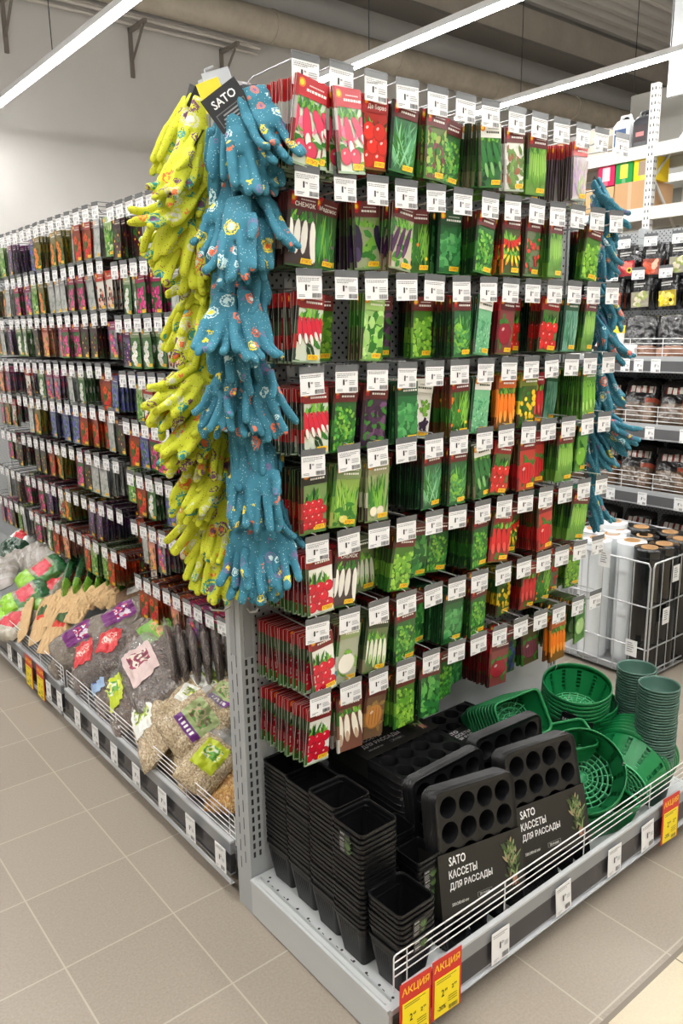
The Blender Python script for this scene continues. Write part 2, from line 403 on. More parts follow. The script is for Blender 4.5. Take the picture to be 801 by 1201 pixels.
def a_grass(cols, n=46, spread=.7):
    def f(a, r):
        for i in range(n):
            u = r.uniform(-.03, .03); a.leaf(u, r.uniform(-.146, -.11), r.uniform(.05, .1), .005*r.uniform(.6, 1.5), PI/2+r.uniform(-spread, spread), jitr(r, r.choice(cols)))
    return f
def a_round(n, rad, col, rows=3, top=True, v0=-.128, pitch=1.7):
    def f(a, r):
        if top:
            for i in range(26): a.leaf(r.uniform(-.03, .03), -.085, r.uniform(.02, .05), .008, PI/2+r.uniform(-.7, .7), jitr(r, r.choice([GRN, LGRN, DGRN])))
        k = 0
        for j in range(rows):
            for i in range(n):
                u = (i-(n-1)/2+(.5 if j % 2 else 0)*.8)*rad*pitch; v = v0+j*rad*pitch*.9
                if abs(u) > .034: continue
                c = jitr(r, col, .12); a.el(u, v, rad, rad, mixc(c, BLACK, .35)); a.el(u-.001, v+.001, rad*.86, rad*.86, c); a.el(u-rad*.3, v+rad*.35, rad*.22, rad*.16, mixc(c, WHT, .65), .6, 7)
    return f
def a_long(n, ca, cb, L=.075, w=.013, ang=0, v0=-.055, fan=.12):
    def f(a, r):
        for i in range(22): a.leaf(r.uniform(-.03, .03), v0-.005, r.uniform(.01, .03), .007, PI/2+r.uniform(-.8, .8), jitr(r, r.choice([GRN, LGRN])))
        for i in range(n):
            q = (i-(n-1)/2); u = q*.058/max(n-1, 1); g = -PI/2+ang+q*fan+r.uniform(-.06, .06); lv = L*r.uniform(.85, 1.08)
            dx, dz = math.cos(g), math.sin(g)
            a.el(u+dx*lv/2, v0+dz*lv/2, lv/2+.0012, w/2+.0012, mixc(ca, BLACK, .55), g); a.el(u+dx*lv/2, v0+dz*lv/2, lv/2, w/2, jitr(r, ca, .08), g)
            if cb: a.el(u+dx*lv*.8, v0+dz*lv*.8, lv*.2, w*.33, cb, g)
    return f
def a_big(col, rad=.027, sq=1, v=-.105, leafc=GRN, stripe=None):
    def f(a, r):
        for i in range(14): a.leaf(r.uniform(-.03, .03), v+r.uniform(-.03, .035), .03, .012, r.uniform(0, 6.3), jitr(r, leafc))
        a.el(0, v, rad*1.05, rad*sq*1.05, mixc(col, BLACK, .4), 0, 20); a.el(-.001, v+.001, rad*.97, rad*sq*.97, col, 0, 20)
        for q in (-.55, -.2, .2, .55):
            if stripe: a.el(rad*q, v, rad*.05, rad*sq*.8, stripe, 0, 8)
        a.el(-rad*.35, v+rad*sq*.4, rad*.22, rad*.14, mixc(col, WHT, .5), .5, 8)
        for i in range(6): a.leaf(0, v+rad*sq*.95, .014, .006, PI/2+(i-2.5)*.5, jitr(r, leafc))
    return f
def a_dots(cols, n, rad, bgc=None):
    def f(a, r):
        if bgc: a_leaves([bgc, mixc(bgc, BLACK, .3)], 40, .022, .01)(a, r)
        for i in range(n):
            u, v = r.uniform(-.034, .034), r.uniform(-.142, -.052); c = jitr(r, r.choice(cols)); q = rad*r.uniform(.7, 1.2)
            a.el(u, v, q, q, mixc(c, BLACK, .4), 0, 9); a.el(u, v, q*.85, q*.85, c, 0, 9)
    return f
def a_flower(cols, n, rad, cen=YEL, bgc=GRN, petals=7):
    def f(a, r):
        a_leaves([bgc, mixc(bgc, BLACK, .4)], 40, .024, .008)(a, r)
        for i in range(n):
            u, v = r.uniform(-.028, .028), -.135+.082*(i+.5)/n; c = jitr(r, r.choice(cols), .12)
            for p in range(petals):
                g = 2*PI*p/petals+i; a.el(u+rad*.55*math.cos(g), v+rad*.55*math.sin(g), rad*.48, rad*.3, mixc(c, BLACK, .12*(p % 2)), g, 8)
            a.el(u, v, rad*.24, rad*.24, cen, 0, 8)
    return f
# kind: (words, header colour, background, drawers, edge band colours top to bottom, header title)
K = {
 'radish_pink': ('pink and white radishes', C(186,30,42), C(214,226,206), [a_leaves([GRN, LGRN, C(240,120,150)], 26, .03, .012), a_long(4, C(226,62,98), WHT, .07, .02, .5, -.05, .45), a_round(2, .016, C(222,60,92), 1, False, -.12)], [RED, C(205,200,196), C(150,30,40), DGRN], None),
 'radish_red': ('round red radishes', C(120,30,30), WHT, [a_round(3, .0145, C(206,20,48), 3)], [RED, C(60,90,50), C(90,20,30), C(150,24,40), GRN], None),
 'radish_bunch': ('small bunched red radishes', C(30,34,30), C(120,150,90), [a_round(4, .0105, C(206,24,44), 4, True, -.13, 1.75)], [C(28,26,24), C(70,20,24), RED, DRED], None),
 'radish_french': ('long red and white radishes', C(128,34,34), C(206,214,196), [a_leaves([GRN, DGRN], 20, .03, .01), a_long(6, C(214,40,62), WHT, .06, .013, .35, -.052, .08)], [RED, C(40,34,30), C(60,80,50), RED, C(40,58,56)], None),
 'daikon': ('long white radishes', C(92,30,34), C(70,58,56), [a_long(4, C(236,232,222), None, .082, .0165, 0, -.053, .03)], [MAROON, C(60,54,50), C(210,206,200), C(90,60,60)], 'СНЕЖОК'),
 'daikon_brown': ('white roots on brown soil', MAROON, C(126,82,66), [a_long(4, C(240,232,214), C(200,170,140), .086, .017, .1, -.048, .1)], [MAROON, GRN, C(150,110,90), WHT], None),
 'chives': ('thin green chives', MAROON, C(60,100,52), [a_grass([GRN, LGRN, C(60,140,70)], 60, .35), a_dots([C(170,90,150)], 5, .005)], [MAROON, DGRN, GRN, DGRN], 'Медонос'),
 'eggplant': ('glossy dark eggplants', MAROON, C(150,160,120), [a_leaves([GRN, LGRN], 24, .03, .014), a_long(2, C(40,28,58), C(70,56,92), .078, .03, .2, -.052, .3)], [MAROON, C(60,80,50), DPUR, DPUR], None),
 'eggplant_long': ('slim violet eggplants', MAROON, C(190,186,160), [a_leaves([GRN, LGRN], 16, .03, .012), a_long(4, C(72,32,74), C(104,56,104), .08, .013, -.35, -.052, .05)], [MAROON, GRN, DPUR, C(150,120,90)], None),
 'tomato_big': ('big red ribbed tomatoes', C(156,40,36), C(170,40,30), [a_round(2, .02, C(214,44,30), 3, True, -.128, 1.55)], [RED, C(80,20,20), C(170,36,30), DGRN], 'Де Барао'),
 'tomato': ('red round tomatoes', C(140,30,30), C(90,110,60), [a_round(3, .015, C(208,36,30), 3, True, -.13, 1.8)], [RED, C(60,20,20), RED, C(60,60,40)], None),
 'tomato_one': ('one large red tomato', C(120,26,28), C(190,60,50), [a_big(C(204,26,34), .032, 1, -.1, GRN, DRED)], [DGRN, DGRN, RED, DRED], None),
 'tomato_yellow': ('small yellow tomatoes', C(110,120,40), C(70,90,40), [a_dots([YEL, C(236,190,30)], 22, .0075, GRN)], [C(150,150,60), GRN, YEL, C(90,40,40)], None),
 'cucumber': ('green cucumbers on white border', WHT, C(50,100,56), [a_leaves([GRN, DGRN], 24, .03, .014), a_long(4, C(48,116,56), C(130,180,110), .085, .016, .35, -.04, .08)], [C(70,70,50), C(50,44,30), C(70,80,50), C(120,110,80)], None),
 'dill': ('feathery green dill', MAROON, C(60,110,74), [a_grass([C(90,160,110), GRN, C(130,190,140)], 80, .9)], [C(60,20,20), C(24,30,24), DGRN, C(20,34,24)], None),
 'parsley': ('curly bright green parsley', MAROON, C(48,100,50), [a_leaves([C(72,160,60), GRN, LGRN], 110, .014, .01)], [MAROON, C(40,60,36), GRN, DGRN], None),
 'lettuce': ('yellow green curly lettuce', C(104,40,34), C(70,120,40), [a_leaves([LGRN, C(150,200,70), C(96,160,48)], 110, .016, .013)], [C(90,40,32), C(60,80,40), LGRN, GRN], None),
 'lettuce_red': ('red tinged lettuce leaves', MAROON, C(90,110,50), [a_leaves([LGRN, C(120,60,70), C(160,170,80), GRN], 90, .02, .014)], [MAROON, GRN, C(90,50,50), GRN], None),
 'lettuce_head': ('a broad green lettuce head', C(160,200,110), C(150,190,110), [a_leaves([C(140,196,90), C(176,214,130), GRN], 70, .034, .026)], [C(80,100,50), GRN, C(60,70,40), C(90,60,60)], None),
 'basil_purple': ('dark purple basil', MAROON, C(60,44,60), [a_leaves([C(74,42,76), C(104,66,104), C(48,30,50), GRN], 80, .024, .014)], [MAROON, C(50,30,34), DPUR, C(40,26,40)], None),
 'basil_green': ('large green basil leaves', C(40,80,50), C(40,104,56), [a_leaves([C(60,140,74), C(36,104,50), C(90,164,96)], 80, .028, .018)], [C(30,50,34), DGRN, DGRN, DGRN], None),
 'basil_two': ('purple and green basil', WHT, WHT, [lambda a, r: [[a.leaf(q[0]+r.uniform(-.011, .011), q[1]+r.uniform(-.014, .014), .012, .009, r.uniform(0, 6.3), jitr(r, q[2])) for i in range(26)] for q in ((-.017, -.07, DPUR), (.017, -.07, LGRN), (-.017, -.118, GRN), (.017, -.118, DPUR))]], [WHT, WHT, WHT, C(200,200,190)], None),
 'arugula': ('notched green arugula', MAROON, C(50,100,60), [a_grass([C(80,150,80), GRN, C(120,180,90)], 50, 1.2), a_leaves([C(80,150,80), LGRN], 30, .026, .01)], [MAROON, C(30,40,30), C(60,30,24), C(24,40,26)], None),
 'marigold': ('green bush with orange blooms', MAROON, C(60,100,40), [a_grass([GRN, LGRN, DGRN], 60, .6), a_dots([ORG, YEL], 7, .006)], [MAROON, C(130,50,30), GRN, C(110,50,30)], None),
 'dill_white': ('pale dill on white', WHT, C(120,190,140), [a_leaves([C(120,190,140), C(80,160,110), C(160,214,170)], 110, .012, .005)], [C(40,60,44), DGRN, C(40,70,50), C(90,90,80)], None),
 'thyme': ('pale silver herb stems', C(190,150,140), C(196,196,190), [a_grass([C(150,160,140), C(190,190,200), C(120,130,110)], 60, .8)], [C(120,110,100), C(60,56,52), C(40,38,36), C(60,56,52)], None),
 'lavender': ('violet lavender spikes', C(170,60,56), C(176,170,186), [a_grass([C(120,100,150), C(150,130,180), C(110,130,90)], 70, .4)], [RED, C(44,36,34), C(30,28,30), C(40,34,34)], None),
 'lavender_pale': ('pale lavender over green', C(206,90,90), C(206,200,200), [a_grass([C(190,160,200), C(160,180,130), C(200,190,160)], 70, .5)], [RED, C(40,24,24), C(50,34,30), C(70,50,40)], None),
 'leaf_white': ('branching salad leaves on white', MAROON, C(232,232,222), [a_leaves([C(110,150,70), C(90,120,50), C(150,90,60)], 50, .026, .014)], [MAROON, WHT, C(200,200,190), WHT], None),
 'pepper_hot': ('hot red and yellow peppers', MAROON, C(70,80,40), [a_leaves([GRN], 20, .024, .01), a_long(9, C(214,40,26), YEL, .034, .009, .3, -.062, .5), a_long(6, YEL, ORG, .03, .008, -.3, -.1, .5)], [MAROON, C(60,30,24), RED, ORG], None),
 'pepper': ('long red peppers', C(150,30,34), C(150,50,44), [a_leaves([GRN], 12, .02, .01), a_long(4, C(206,34,36), C(226,80,70), .082, .019, .15, -.05, .05)], [DGRN, C(40,60,30), RED, DRED], None),
 'berries': ('small red goji berries', MAROON, C(110,120,90), [a_dots([C(200,40,40), C(226,70,56)], 26, .0055, GRN)], [MAROON, C(60,60,40), C(90,40,34), C(60,40,30)], None),
 'beans': ('hanging green bean pods', MAROON, C(110,150,70), [a_long(8, C(140,190,80), C(90,150,50), .086, .009, .05, -.045, .03)], [MAROON, DGRN, GRN, LGRN], None),
 'peas': ('plump green pea pods', C(90,140,50), C(120,170,70), [a_long(4, C(126,186,66), C(170,214,110), .08, .019, .12, -.05, .06)], [DGRN, GRN, DGRN, GRN], None),
 'onion_green': ('blue green onion feathers', C(50,90,60), C(120,170,150), [a_grass([C(90,150,120), C(60,120,90), C(150,196,170)], 60, .25)], [C(30,60,40), C(24,50,34), C(30,60,40), C(24,50,34)], None),
 'leek': ('white stemmed green leeks', C(60,70,44), C(110,120,80), [a_grass([GRN, C(80,140,70)], 30, .3), a_long(5, C(226,230,206), C(170,200,120), .075, .012, 0, -.062, .03)], [C(50,70,40), DGRN, C(80,100,60), C(150,140,110)], None),
 'celery': ('green celery with root', C(120,140,90), C(140,170,80), [a_grass([LGRN, GRN, C(160,200,90)], 60, .4), a_big(C(220,210,110), .012, .8, -.13)], [C(60,90,50), GRN, LGRN, C(180,180,90)], None),
 'root_white': ('white onions with green stalks', C(150,150,110), C(160,170,120), [a_grass([LGRN, GRN], 40, .3), a_round(2, .013, C(236,228,200), 1, False, -.125)], [C(110,110,80), C(130,140,90), C(200,196,170), C(60,44,36)], None),
 'turnip': ('one round white turnip', C(150,170,110), C(170,176,150), [a_big(C(238,234,222), .028, .95, -.1, LGRN)], [MAROON, GRN, C(220,216,206), C(60,130,190)], None),
 'onion': ('one golden brown onion', MAROON, C(110,84,60), [a_big(C(190,130,66), .03, 1.1, -.09, C(150,120,70), C(150,96,46))], [MAROON, C(110,60,40), C(170,116,60), C(90,50,40)], None),
 'onion_purple': ('one dark violet onion', C(60,30,30), C(80,70,40), [a_big(C(112,50,66), .031, .95, -.1, GRN, C(70,30,44))], [C(60,40,40), C(60,30,40), C(100,50,60), GRN], None),
 'carrot': ('bright orange carrots', C(190,90,30), C(130,90,40), [a_long(5, C(240,124,26), C(250,160,60), .085, .017, .05, -.048, .04)], [C(140,60,30), ORG, ORG, C(120,60,30)], None),
 'beet': ('one dark red beetroot', C(96,30,36), C(130,60,60), [a_big(C(150,20,44), .03, .95, -.095)], [RED, DRED, DRED, C(60,30,30)], None),
 'blueberry': ('dark blue berries', MAROON, C(60,80,40), [a_dots([C(44,52,104), C(66,74,130), C(30,34,70)], 24, .0085, GRN)], [C(60,80,40), C(40,40,60), C(50,50,90), C(40,60,30)], None),
 'cauliflower': ('one white cauliflower head', C(40,110,80), C(50,140,90), [a_leaves([C(60,160,110), GRN, C(150,200,170)], 40, .034, .02), lambda a, r: [a.el(r.uniform(-.02, .02), -.085+r.uniform(-.018, .018), .009, .008, jitr(r, C(236,234,226), .06), 0, 8) for i in range(40)]], [C(30,80,56), GRN, C(180,190,180), GRN], None),
 'cabbage': ('one pale green cabbage', C(60,110,50), C(80,140,60), [a_big(C(170,210,130), .03, .95, -.095, GRN, C(210,230,180))], [MAROON, DGRN, GRN, LGRN], None),
 'kohlrabi': ('one bright green kohlrabi', C(50,110,50), C(110,170,70), [a_big(C(140,206,70), .03, 1, -.1, GRN)], [C(40,70,40), GRN, LGRN, GRN], None),
 'teal_leaf': ('blue grey leafy greens', C(110,150,150), C(120,160,160), [a_leaves([C(120,166,166), C(90,140,140), C(150,190,186)], 90, .02, .014)], [C(80,100,100), C(90,120,120), C(70,100,100), C(90,120,120)], None),
 'spinach': ('deep green spinach leaves', MAROON, C(36,90,40), [a_leaves([C(60,140,60), C(40,110,50), C(96,170,80)], 60, .034, .017)], [MAROON, DGRN, DGRN, DGRN], None),
}
FK = {
 'rose': ('red and white blooms', C(190,60,60), C(200,200,190), [a_flower([C(206,40,50), C(240,230,224)], 4, .018)], [RED, C(110,20,30), GRN, C(60,20,30)], None),
 'sun': ('orange yellow blooms', C(120,110,60), C(120,110,50), [a_flower([ORG, YEL], 3, .021, C(150,80,20))], [C(60,70,44), C(170,140,30), C(40,44,30), C(30,32,26)], None),
 'petunia': ('pink violet blooms', C(150,60,110), C(150,140,150), [a_flower([PNK, C(170,90,190)], 4, .018)], [C(120,30,70), PUR, DPUR, C(50,24,50)], None),
 'aster': ('purple star blooms', C(110,50,100), C(110,100,120), [a_flower([PUR, C(130,80,170)], 5, .016, YEL, DGRN, 11)], [DPUR, C(70,24,54), DPUR, C(40,20,40)], None),
 'daisy': ('white daisies', C(150,170,130), C(90,130,80), [a_flower([C(240,240,236)], 5, .016, YEL, GRN, 10)], [C(60,66,56), C(80,84,70), DGRN, C(60,60,56)], None),
 'zinnia': ('scarlet orange blooms', C(150,50,36), C(150,70,40), [a_flower([C(230,80,30), C(216,40,40)], 4, .019, C(120,40,20))], [C(40,50,34), C(200,60,30), C(190,50,30), C(60,20,20)], None),
 'spotty': ('white flowers with red and black spots', C(200,60,40), C(230,226,216), [a_dots([C(210,60,40), C(30,30,30), C(240,180,150)], 26, .0075)], [C(170,50,40), C(30,26,26), C(60,40,36), C(30,28,28)], None),
 'green': ('pale green leaves', C(150,180,120), C(140,170,110), [a_leaves([LGRN, GRN, C(190,210,150)], 70, .026, .014)], [C(60,70,50), DGRN, C(40,44,34), C(60,90,50)], None),
 'blue': ('blue violet bells', C(90,90,150), C(140,150,180), [a_dots([C(90,90,190), C(140,120,210)], 26, .008, GRN)], [C(50,50,70), C(56,56,80), C(40,40,60), C(60,60,80)], None),
 'salmon': ('salmon pink blooms', C(170,80,60), C(220,150,130), [a_flower([C(236,120,90), C(240,150,120)], 3, .023)], [C(90,40,34), C(120,60,44), C(70,50,40), C(50,34,30)], None),
 'clearpack': ('clear sleeve with pale paper', C(170,172,172), C(190,192,190), [a_leaves([C(206,206,200), C(160,170,160)], 24, .03, .012)], [C(120,122,120), C(80,82,82), C(70,72,70), C(90,92,90)], None),
 'magenta': ('magenta clustered blooms', C(170,40,90), C(60,110,60), [a_dots([C(214,40,130), C(236,90,160)], 34, .008, GRN)], [C(120,24,64), C(150,30,80), DGRN, C(60,20,40)], None),
 'maroon': ('dark burgundy blooms', C(60,24,32), C(70,50,50), [a_flower([C(110,20,40), C(80,20,34)], 4, .019)], [C(30,24,26), C(30,26,28), C(70,16,26), C(26,22,24)], None),
}
def make_packet(spec, seed, lite=False):
    words, hd, bg, draw, bands, title = spec; r = random.Random(seed); mb = MB(); w = PW/2
    n = len(bands); th = .0013
    for i, c in enumerate(bands):   # thin puffed pouch with a printed edge
        z1, z0 = -PH*i/n, -PH*(i+1)/n
        puff = lambda z: th+.0016*math.sin(PI*min(1, max(0, -z/PH)))
        rings = []
        for z in (z1, z0):
            q = puff(z); rings.append([(-w, -th*.6, z), (0, -q, z), (w, -th*.6, z), (w, th*.6, z), (0, q, z), (-w, th*.6, z)])
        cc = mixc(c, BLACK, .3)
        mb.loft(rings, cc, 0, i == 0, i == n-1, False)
    a = Art(mb, .0031); a.clip = (-w, w, -PH, 0)
    a.rect(-w, w, -PH, 0, bg)
    a.rect(-w, w, -PH*.36, 0, hd) if 0 else None
    hz = -.034
    for d in draw: d(a, r)
    a.rect(-w, w, hz, 0, hd)
    if hd == MAROON or title:
        a.P([(-w, 0), (-w+.028, 0), (-w+.016, -.026), (-w, -.026)], RED); a.el(-w+.012, -.012, .007, .007, ORG); a.el(-w+.012, -.012, .004, .004, YEL)
    else: a.el(-w+.014, -.012, .009, .008, ORG); a.el(-w+.014, -.012, .005, .005, YEL)
    tc = WHT if sum(hd) < 1.4 else C(60,70,50)
    if title: a.text(title, .006, -.023, .054, tc)
    else:
        x = -.012
        while x < .03:
            q = r.uniform(.003, .007); a.rect(x, x+q, -.0235, -.019, tc); x += q+.0016
    x = -.006
    while x < .03:
        q = r.uniform(.002, .004); a.rect(x, x+q, -.014, -.0118, mixc(tc, hd, .25)); x += q+.001
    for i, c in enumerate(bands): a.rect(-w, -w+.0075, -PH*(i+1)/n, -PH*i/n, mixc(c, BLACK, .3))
    if not lite:
        a.P([(.002, -.143), (.033, -.143), (.035, -.1315), (.004, -.1315)], YEL); a.text('АЭЛИТА', .0185, -.1373, .026, C(190,30,20), .007)
        a.rect(-w, w, -PH, -PH+.004, mixc(bg, GRN, .5))
    return mb
TAGS = []
def tag_art(v):
    r = random.Random(v); mb = MB()
    mb.box(-.0335, .0335, -.0008, .0004, -.062, -.0145, C(240,240,240))
    a = Art(mb, .0009, .00008); T = C(70,70,72)
    for j, L in enumerate((.055, .05, .03)[:2+v % 2]):
        x = -.030
        while x < -.030+L:
            q = r.uniform(.002, .006); a.rect(x, min(x+q, .03), -.0200-j*.0035, -.0186-j*.0035, C(120,120,122)); x += q+.0012
    a.text('1', -.010, -.0385, .0045, BLACK, .0125)
    a.text('99' if v % 2 else '49', -.0025, -.0352, .006, BLACK, .0045)
    for j in range(3): a.rect(.006, .006+r.uniform(.014, .024), -.036-j*.004, -.0346-j*.004, C(150,150,152))
    x = .006
    while x < .029:
        q = r.uniform(.0006, .0016); a.rect(x, x+q, -.0595, -.050, BLACK); x += q+r.uniform(.0007, .0014)
    for j in range(2): a.rect(-.030, -.030+r.uniform(.01, .022), -.0545-j*.003, -.0532-j*.003, C(140,140,142))
    return mb.mesh('price_tag', M['print'])
TAGM = [tag_art(v) for v in range(5)]
mb = MB(); mb.box(-.0345, .0345, -.0012, -.0004, -.0635, -.0, C(200,205,208)); M['sleeve'] = mat('tag_sleeve', C(104,106,108), .2)
mb = MB(); mb.box(-.035, .035, -.0014, -.0006, -.0145, .0, WHITE); mb.box(-.035, .035, -.0022, -.0014, -.0025, .0005, C(120,120,120)); SLEEVE = mb.mesh('tag_holder', M['sleeve'])
def hook_mesh(L, matn, name):
    # double hook: plate at y=0, product prong below, tag wire above; tip at y=-L, tag hangs at its end (z=0)
    mb = MB(); mb.tube([(0, 0, -.035), (0, -.004, -.035), (0, -L+.03, -.038), (0, -L+.02, -.034), (0, -L+.016, -.024)], .0022, 6)
    mb.tube([(0, 0, -.012), (0, -.012, -.002), (0, -.03, .002), (0, -L+.008, .001), (0, -L+.001, -.004)], .0017, 6)
    mb.tube([(-.025, -L+.0015, -.002), (.025, -L+.0015, -.002)], .0014, 5)
    mb.box(-.012, .012, -.0025, 0, -.042, -.004)
    return mb.mesh(name, M[matn])
HOOKM = {'end': hook_mesh(.22, 'wire', 'peg_hook'), 'run': hook_mesh(.335, 'darkwire', 'peg_hook')}
def hook(kind, M_, label, group, tilt=0, sx=1):
    h = obj('peg_hook', HOOKM[kind], None, M_, label=label, cat='hook', group=group)
    L = {'end': .22, 'run': .335}[kind]
    q = Matrix.Translation((0, -L, 0)) @ Matrix.Rotation(tilt, 4, 'Y') @ Matrix.Diagonal((sx, 1, 1, 1))
    t = obj('price_tag', rnd.choice(TAGM), h, q); obj('tag_holder', SLEEVE, h, q)
    return h
# ---------------------------------------------------------------- seed wall of the end stand
ZT = [2.100, 1.889, 1.684, 1.479, 1.298, 1.098, .900, .714]
ROWN = ['top row', 'second row', 'third row', 'fourth row', 'fifth row', 'sixth row', 'seventh row', 'bottom row']
ROWS = [
 ['radish_pink','radish_pink','tomato_big','dill','lettuce_red','parsley','cucumber','leaf_white','beans','lavender','lavender_pale','thyme','thyme'],
 ['daikon','chives','eggplant','eggplant_long','marigold','basil_green','parsley','pepper_hot','berries','beans','tomato','lettuce','spinach'],
 ['radish_french','lettuce','lettuce_head','basil_purple','lettuce','arugula','dill_white','beet','tomato','tomato','onion_green','beans','teal_leaf'],
 ['radish_french','parsley','basil_purple','basil_green','basil_two','marigold','dill_white','carrot','tomato_yellow','pepper','onion_green','peas','cauliflower'],
 ['radish_bunch','celery','root_white','parsley','dill','arugula','cucumber','tomato','tomato_one','tomato_one','beans','peas','kohlrabi'],
 ['radish_red','daikon','leek','lettuce','spinach','parsley','parsley','pepper','pepper_hot','tomato_one','onion_green','beans','cauliflower'],
 ['radish_red','turnip','leek','parsley','spinach','basil_green','parsley','carrot','tomato_yellow','pepper','marigold','berries','lettuce'],
 ['radish_red','daikon_brown','onion','lettuce','spinach','parsley','basil_green','beet','blueberry','onion_purple','carrot','leek','cabbage'],
]
PKM = {k: make_packet(v, 100+i).mesh('seed_packet', M['gloss']) for i, (k, v) in enumerate(K.items())}
PKL = {}
X0, XP = .087, .0946
STUFF = MB(); n_ind = 0
FRONT = {(0, 0): .215, (0, 1): .215, (1, 0): .18, (1, 2): .16, (1, 3): .19}
seen_kind = {}
for r, zt in enumerate(ZT):
    for c in range(13):
        x = X0+XP*c; kind = ROWS[r][c]; sp = K[kind]
        hook('end', TR(x, .006, zt, rnd.uniform(-.02, .02), 0, 0), 'chrome peg hook with white price tag, %s from left, %s of end stand' % (ORD[c], ROWN[r]), 'tag hooks of the end stand', rnd.uniform(-.04, .04), rnd.uniform(.92, 1.02))
        rr = random.Random(r*40+c)
        yf = FRONT.get((r, c), rr.choice([.2, .2, .195, .2, .16, .2, .14, .11]) if c else .2)
        if c == 12: yf = .07 if r == 0 else rr.choice([.13, .15, .12])
        full = rr.random() < .75 or c == 0
        n = int(yf/(.0108 if c == 0 else .014)) if full else rr.randint(2, 5)
        fan = rr.uniform(-.1, .16) if c else .05
        ytilt = rr.uniform(-.05, .13); sw = rr.choice([0, 0, .0005, .001])
        for k in range(n):
            y = -yf+k*(.0105 if c == 0 else .0135)+rr.uniform(-.003, .003)
            if y > -.012: break
            big = 1.12 if (r, c) in ((0, 0), (0, 1)) else 1.0
            Mx = TR(x+rr.uniform(-.003, .003)+(.007 if c else .008)-k*.0007-sw*k, y, zt-.046-rr.uniform(0, .004), rr.uniform(-.06, .06)+fan*(1-k/max(n, 1)), rr.uniform(-.03, .05)+.02, rr.uniform(-.045, .045)+ytilt*(1 if k == 0 else .4), big)
            if (k < 2 or c == 0) and n_ind < 310:
                n_ind += 1
                if k == 0: lab = 'seed packet of %s, front, %s hook, %s of stand' % (sp[0], ORD[c], ROWN[r])
                else: lab = 'seed packet of %s, %s behind front, %s hook, %s' % (sp[0], ORD[k-1], ORD[c], ROWN[r])
                obj('seed_packet', PKM[kind], None, Mx, label=lab, cat='seed packet', group='vegetable seed packets on the end stand')
            else:
                if kind not in PKL: PKL[kind] = make_packet(sp, 5, True)
                STUFF.merge(PKL[kind], Mx)
STUFF.build('hanging_seed_packets', M['gloss'], None, None, kind='stuff', label='rows of seed packets hanging behind the front ones on the end stand', cat='seed packets')
print('packets', n_ind, len(STUFF.v))
# ---------------------------------------------------------------- flower seeds along the left run
FPK = {k: make_packet(v, 300+i).mesh('flower_packet', M['gloss']) for i, (k, v) in enumerate(FK.items())}
FPL = {k: make_packet(v, 7, True) for k, v in FK.items()}
fkeys = list(FK); FST = MB(); BAYN = ['near bay', 'middle bay', 'far bay']
ZB = [[2.03, 1.822, 1.627, 1.42, 1.237, 1.032, .83, .60], [2.052, 1.85, 1.655, 1.445, 1.271, 1.065, .85, .66], [2.052, 1.85, 1.655, 1.445, 1.271, 1.065, .85, .66]]
YH = [[.40+.0835*i for i in range(12)], [1.455+.0985*i for i in range(13)], [2.79+.1*i for i in range(6)]]
nf = 0
for b in range(3):
    for r in range(8):
        rr = random.Random(b*100+r*7+3); prev = None
        for i, y in enumerate(YH[b]):
            if b == 2 and r < 7 and i > 3 - r*0: continue
            zt = ZB[b][r]
            hook('run', TR(CX-.0, y, zt, -PI/2), 'peg hook with small price tag, %s in %s, %s of left run' % (ORD[i], ROWN[r], BAYN[b]), 'tag hooks of the flower run', rr.uniform(-.05, .05), .88)
            kind = prev if (prev and rr.random() < .3) else rr.choice(fkeys); prev = kind
            if r >= 5 and rr.random() < .45: kind = rr.choice(['maroon', 'clearpack', 'magenta', 'zinnia'])
            depth = rr.choice([.31, .30, .27, .2, .3, .29])
            if r == 6 and rr.random() < .3: depth = .12
            n = int(depth/.019) if rr.random() < .8 else rr.randint(2, 6)
            for k in range(n):
                xx = CX-depth+k*.0175+rr.uniform(-.003, .003)
                if xx > CX-.02: break
                Mx = TR(xx, y+rr.uniform(-.003, .003), zt-.046-rr.uniform(0, .004), -PI/2+rr.uniform(-.08, .08), rr.uniform(-.03, .05), rr.uniform(-.05, .05), .98)
                if k == 0 and nf < 262:
                    nf += 1
                    obj('flower_packet', FPK[kind], None, Mx, label='flower packet of %s, %s hook, %s, %s' % (FK[kind][0], ORD[i], ROWN[r], BAYN[b]), cat='flower packet', group='flower seed packets of the left run')
                else: FST.merge(FPL[kind], Mx)
FST.build('hanging_flower_packets', M['gloss'], None, None, kind='stuff', label='rows of flower seed packets behind the front ones along the left run', cat='flower packets')
print('flowers', nf, len(FST.v))
# ---------------------------------------------------------------- labels in the price rails
def small_label(v):
    mb = MB(); mb.box(-.0225, .0225, -.0006, .0002, -.029, .029, C(240,240,240)); r = random.Random(v); a = Art(mb, .0007, .00006)
    x = -.019
    while x < .017: q = r.uniform(.002, .005); a.rect(x, min(x+q, .019), .022, .0235, C(120,120,120)); x += q+.001
    x = -.019
    while x < .007: q = r.uniform(.002, .005); a.rect(x, min(x+q, .019), .019, .0203, C(120,120,120)); x += q+.001
    a.text('1', -.002, .001, .0035, BLACK, .012); a.text('29', .004, .0045, .005, BLACK, .0045)
    for j in range(3): a.rect(.008, .018, .002-j*.003, .0032-j*.003, C(150,150,150))
    x = .003
    while x < .018: q = r.uniform(.0005, .0013); a.rect(x, x+q, -.025, -.0155, BLACK); x += q+.0008
    a.rect(-.019, -.006, -.022, -.021, C(150,150,150)); a.rect(-.019, -.01, -.025, -.024, C(150,150,150))
    return mb.mesh('price_label', M['print'])
SLM = [small_label(v) for v in range(3)]
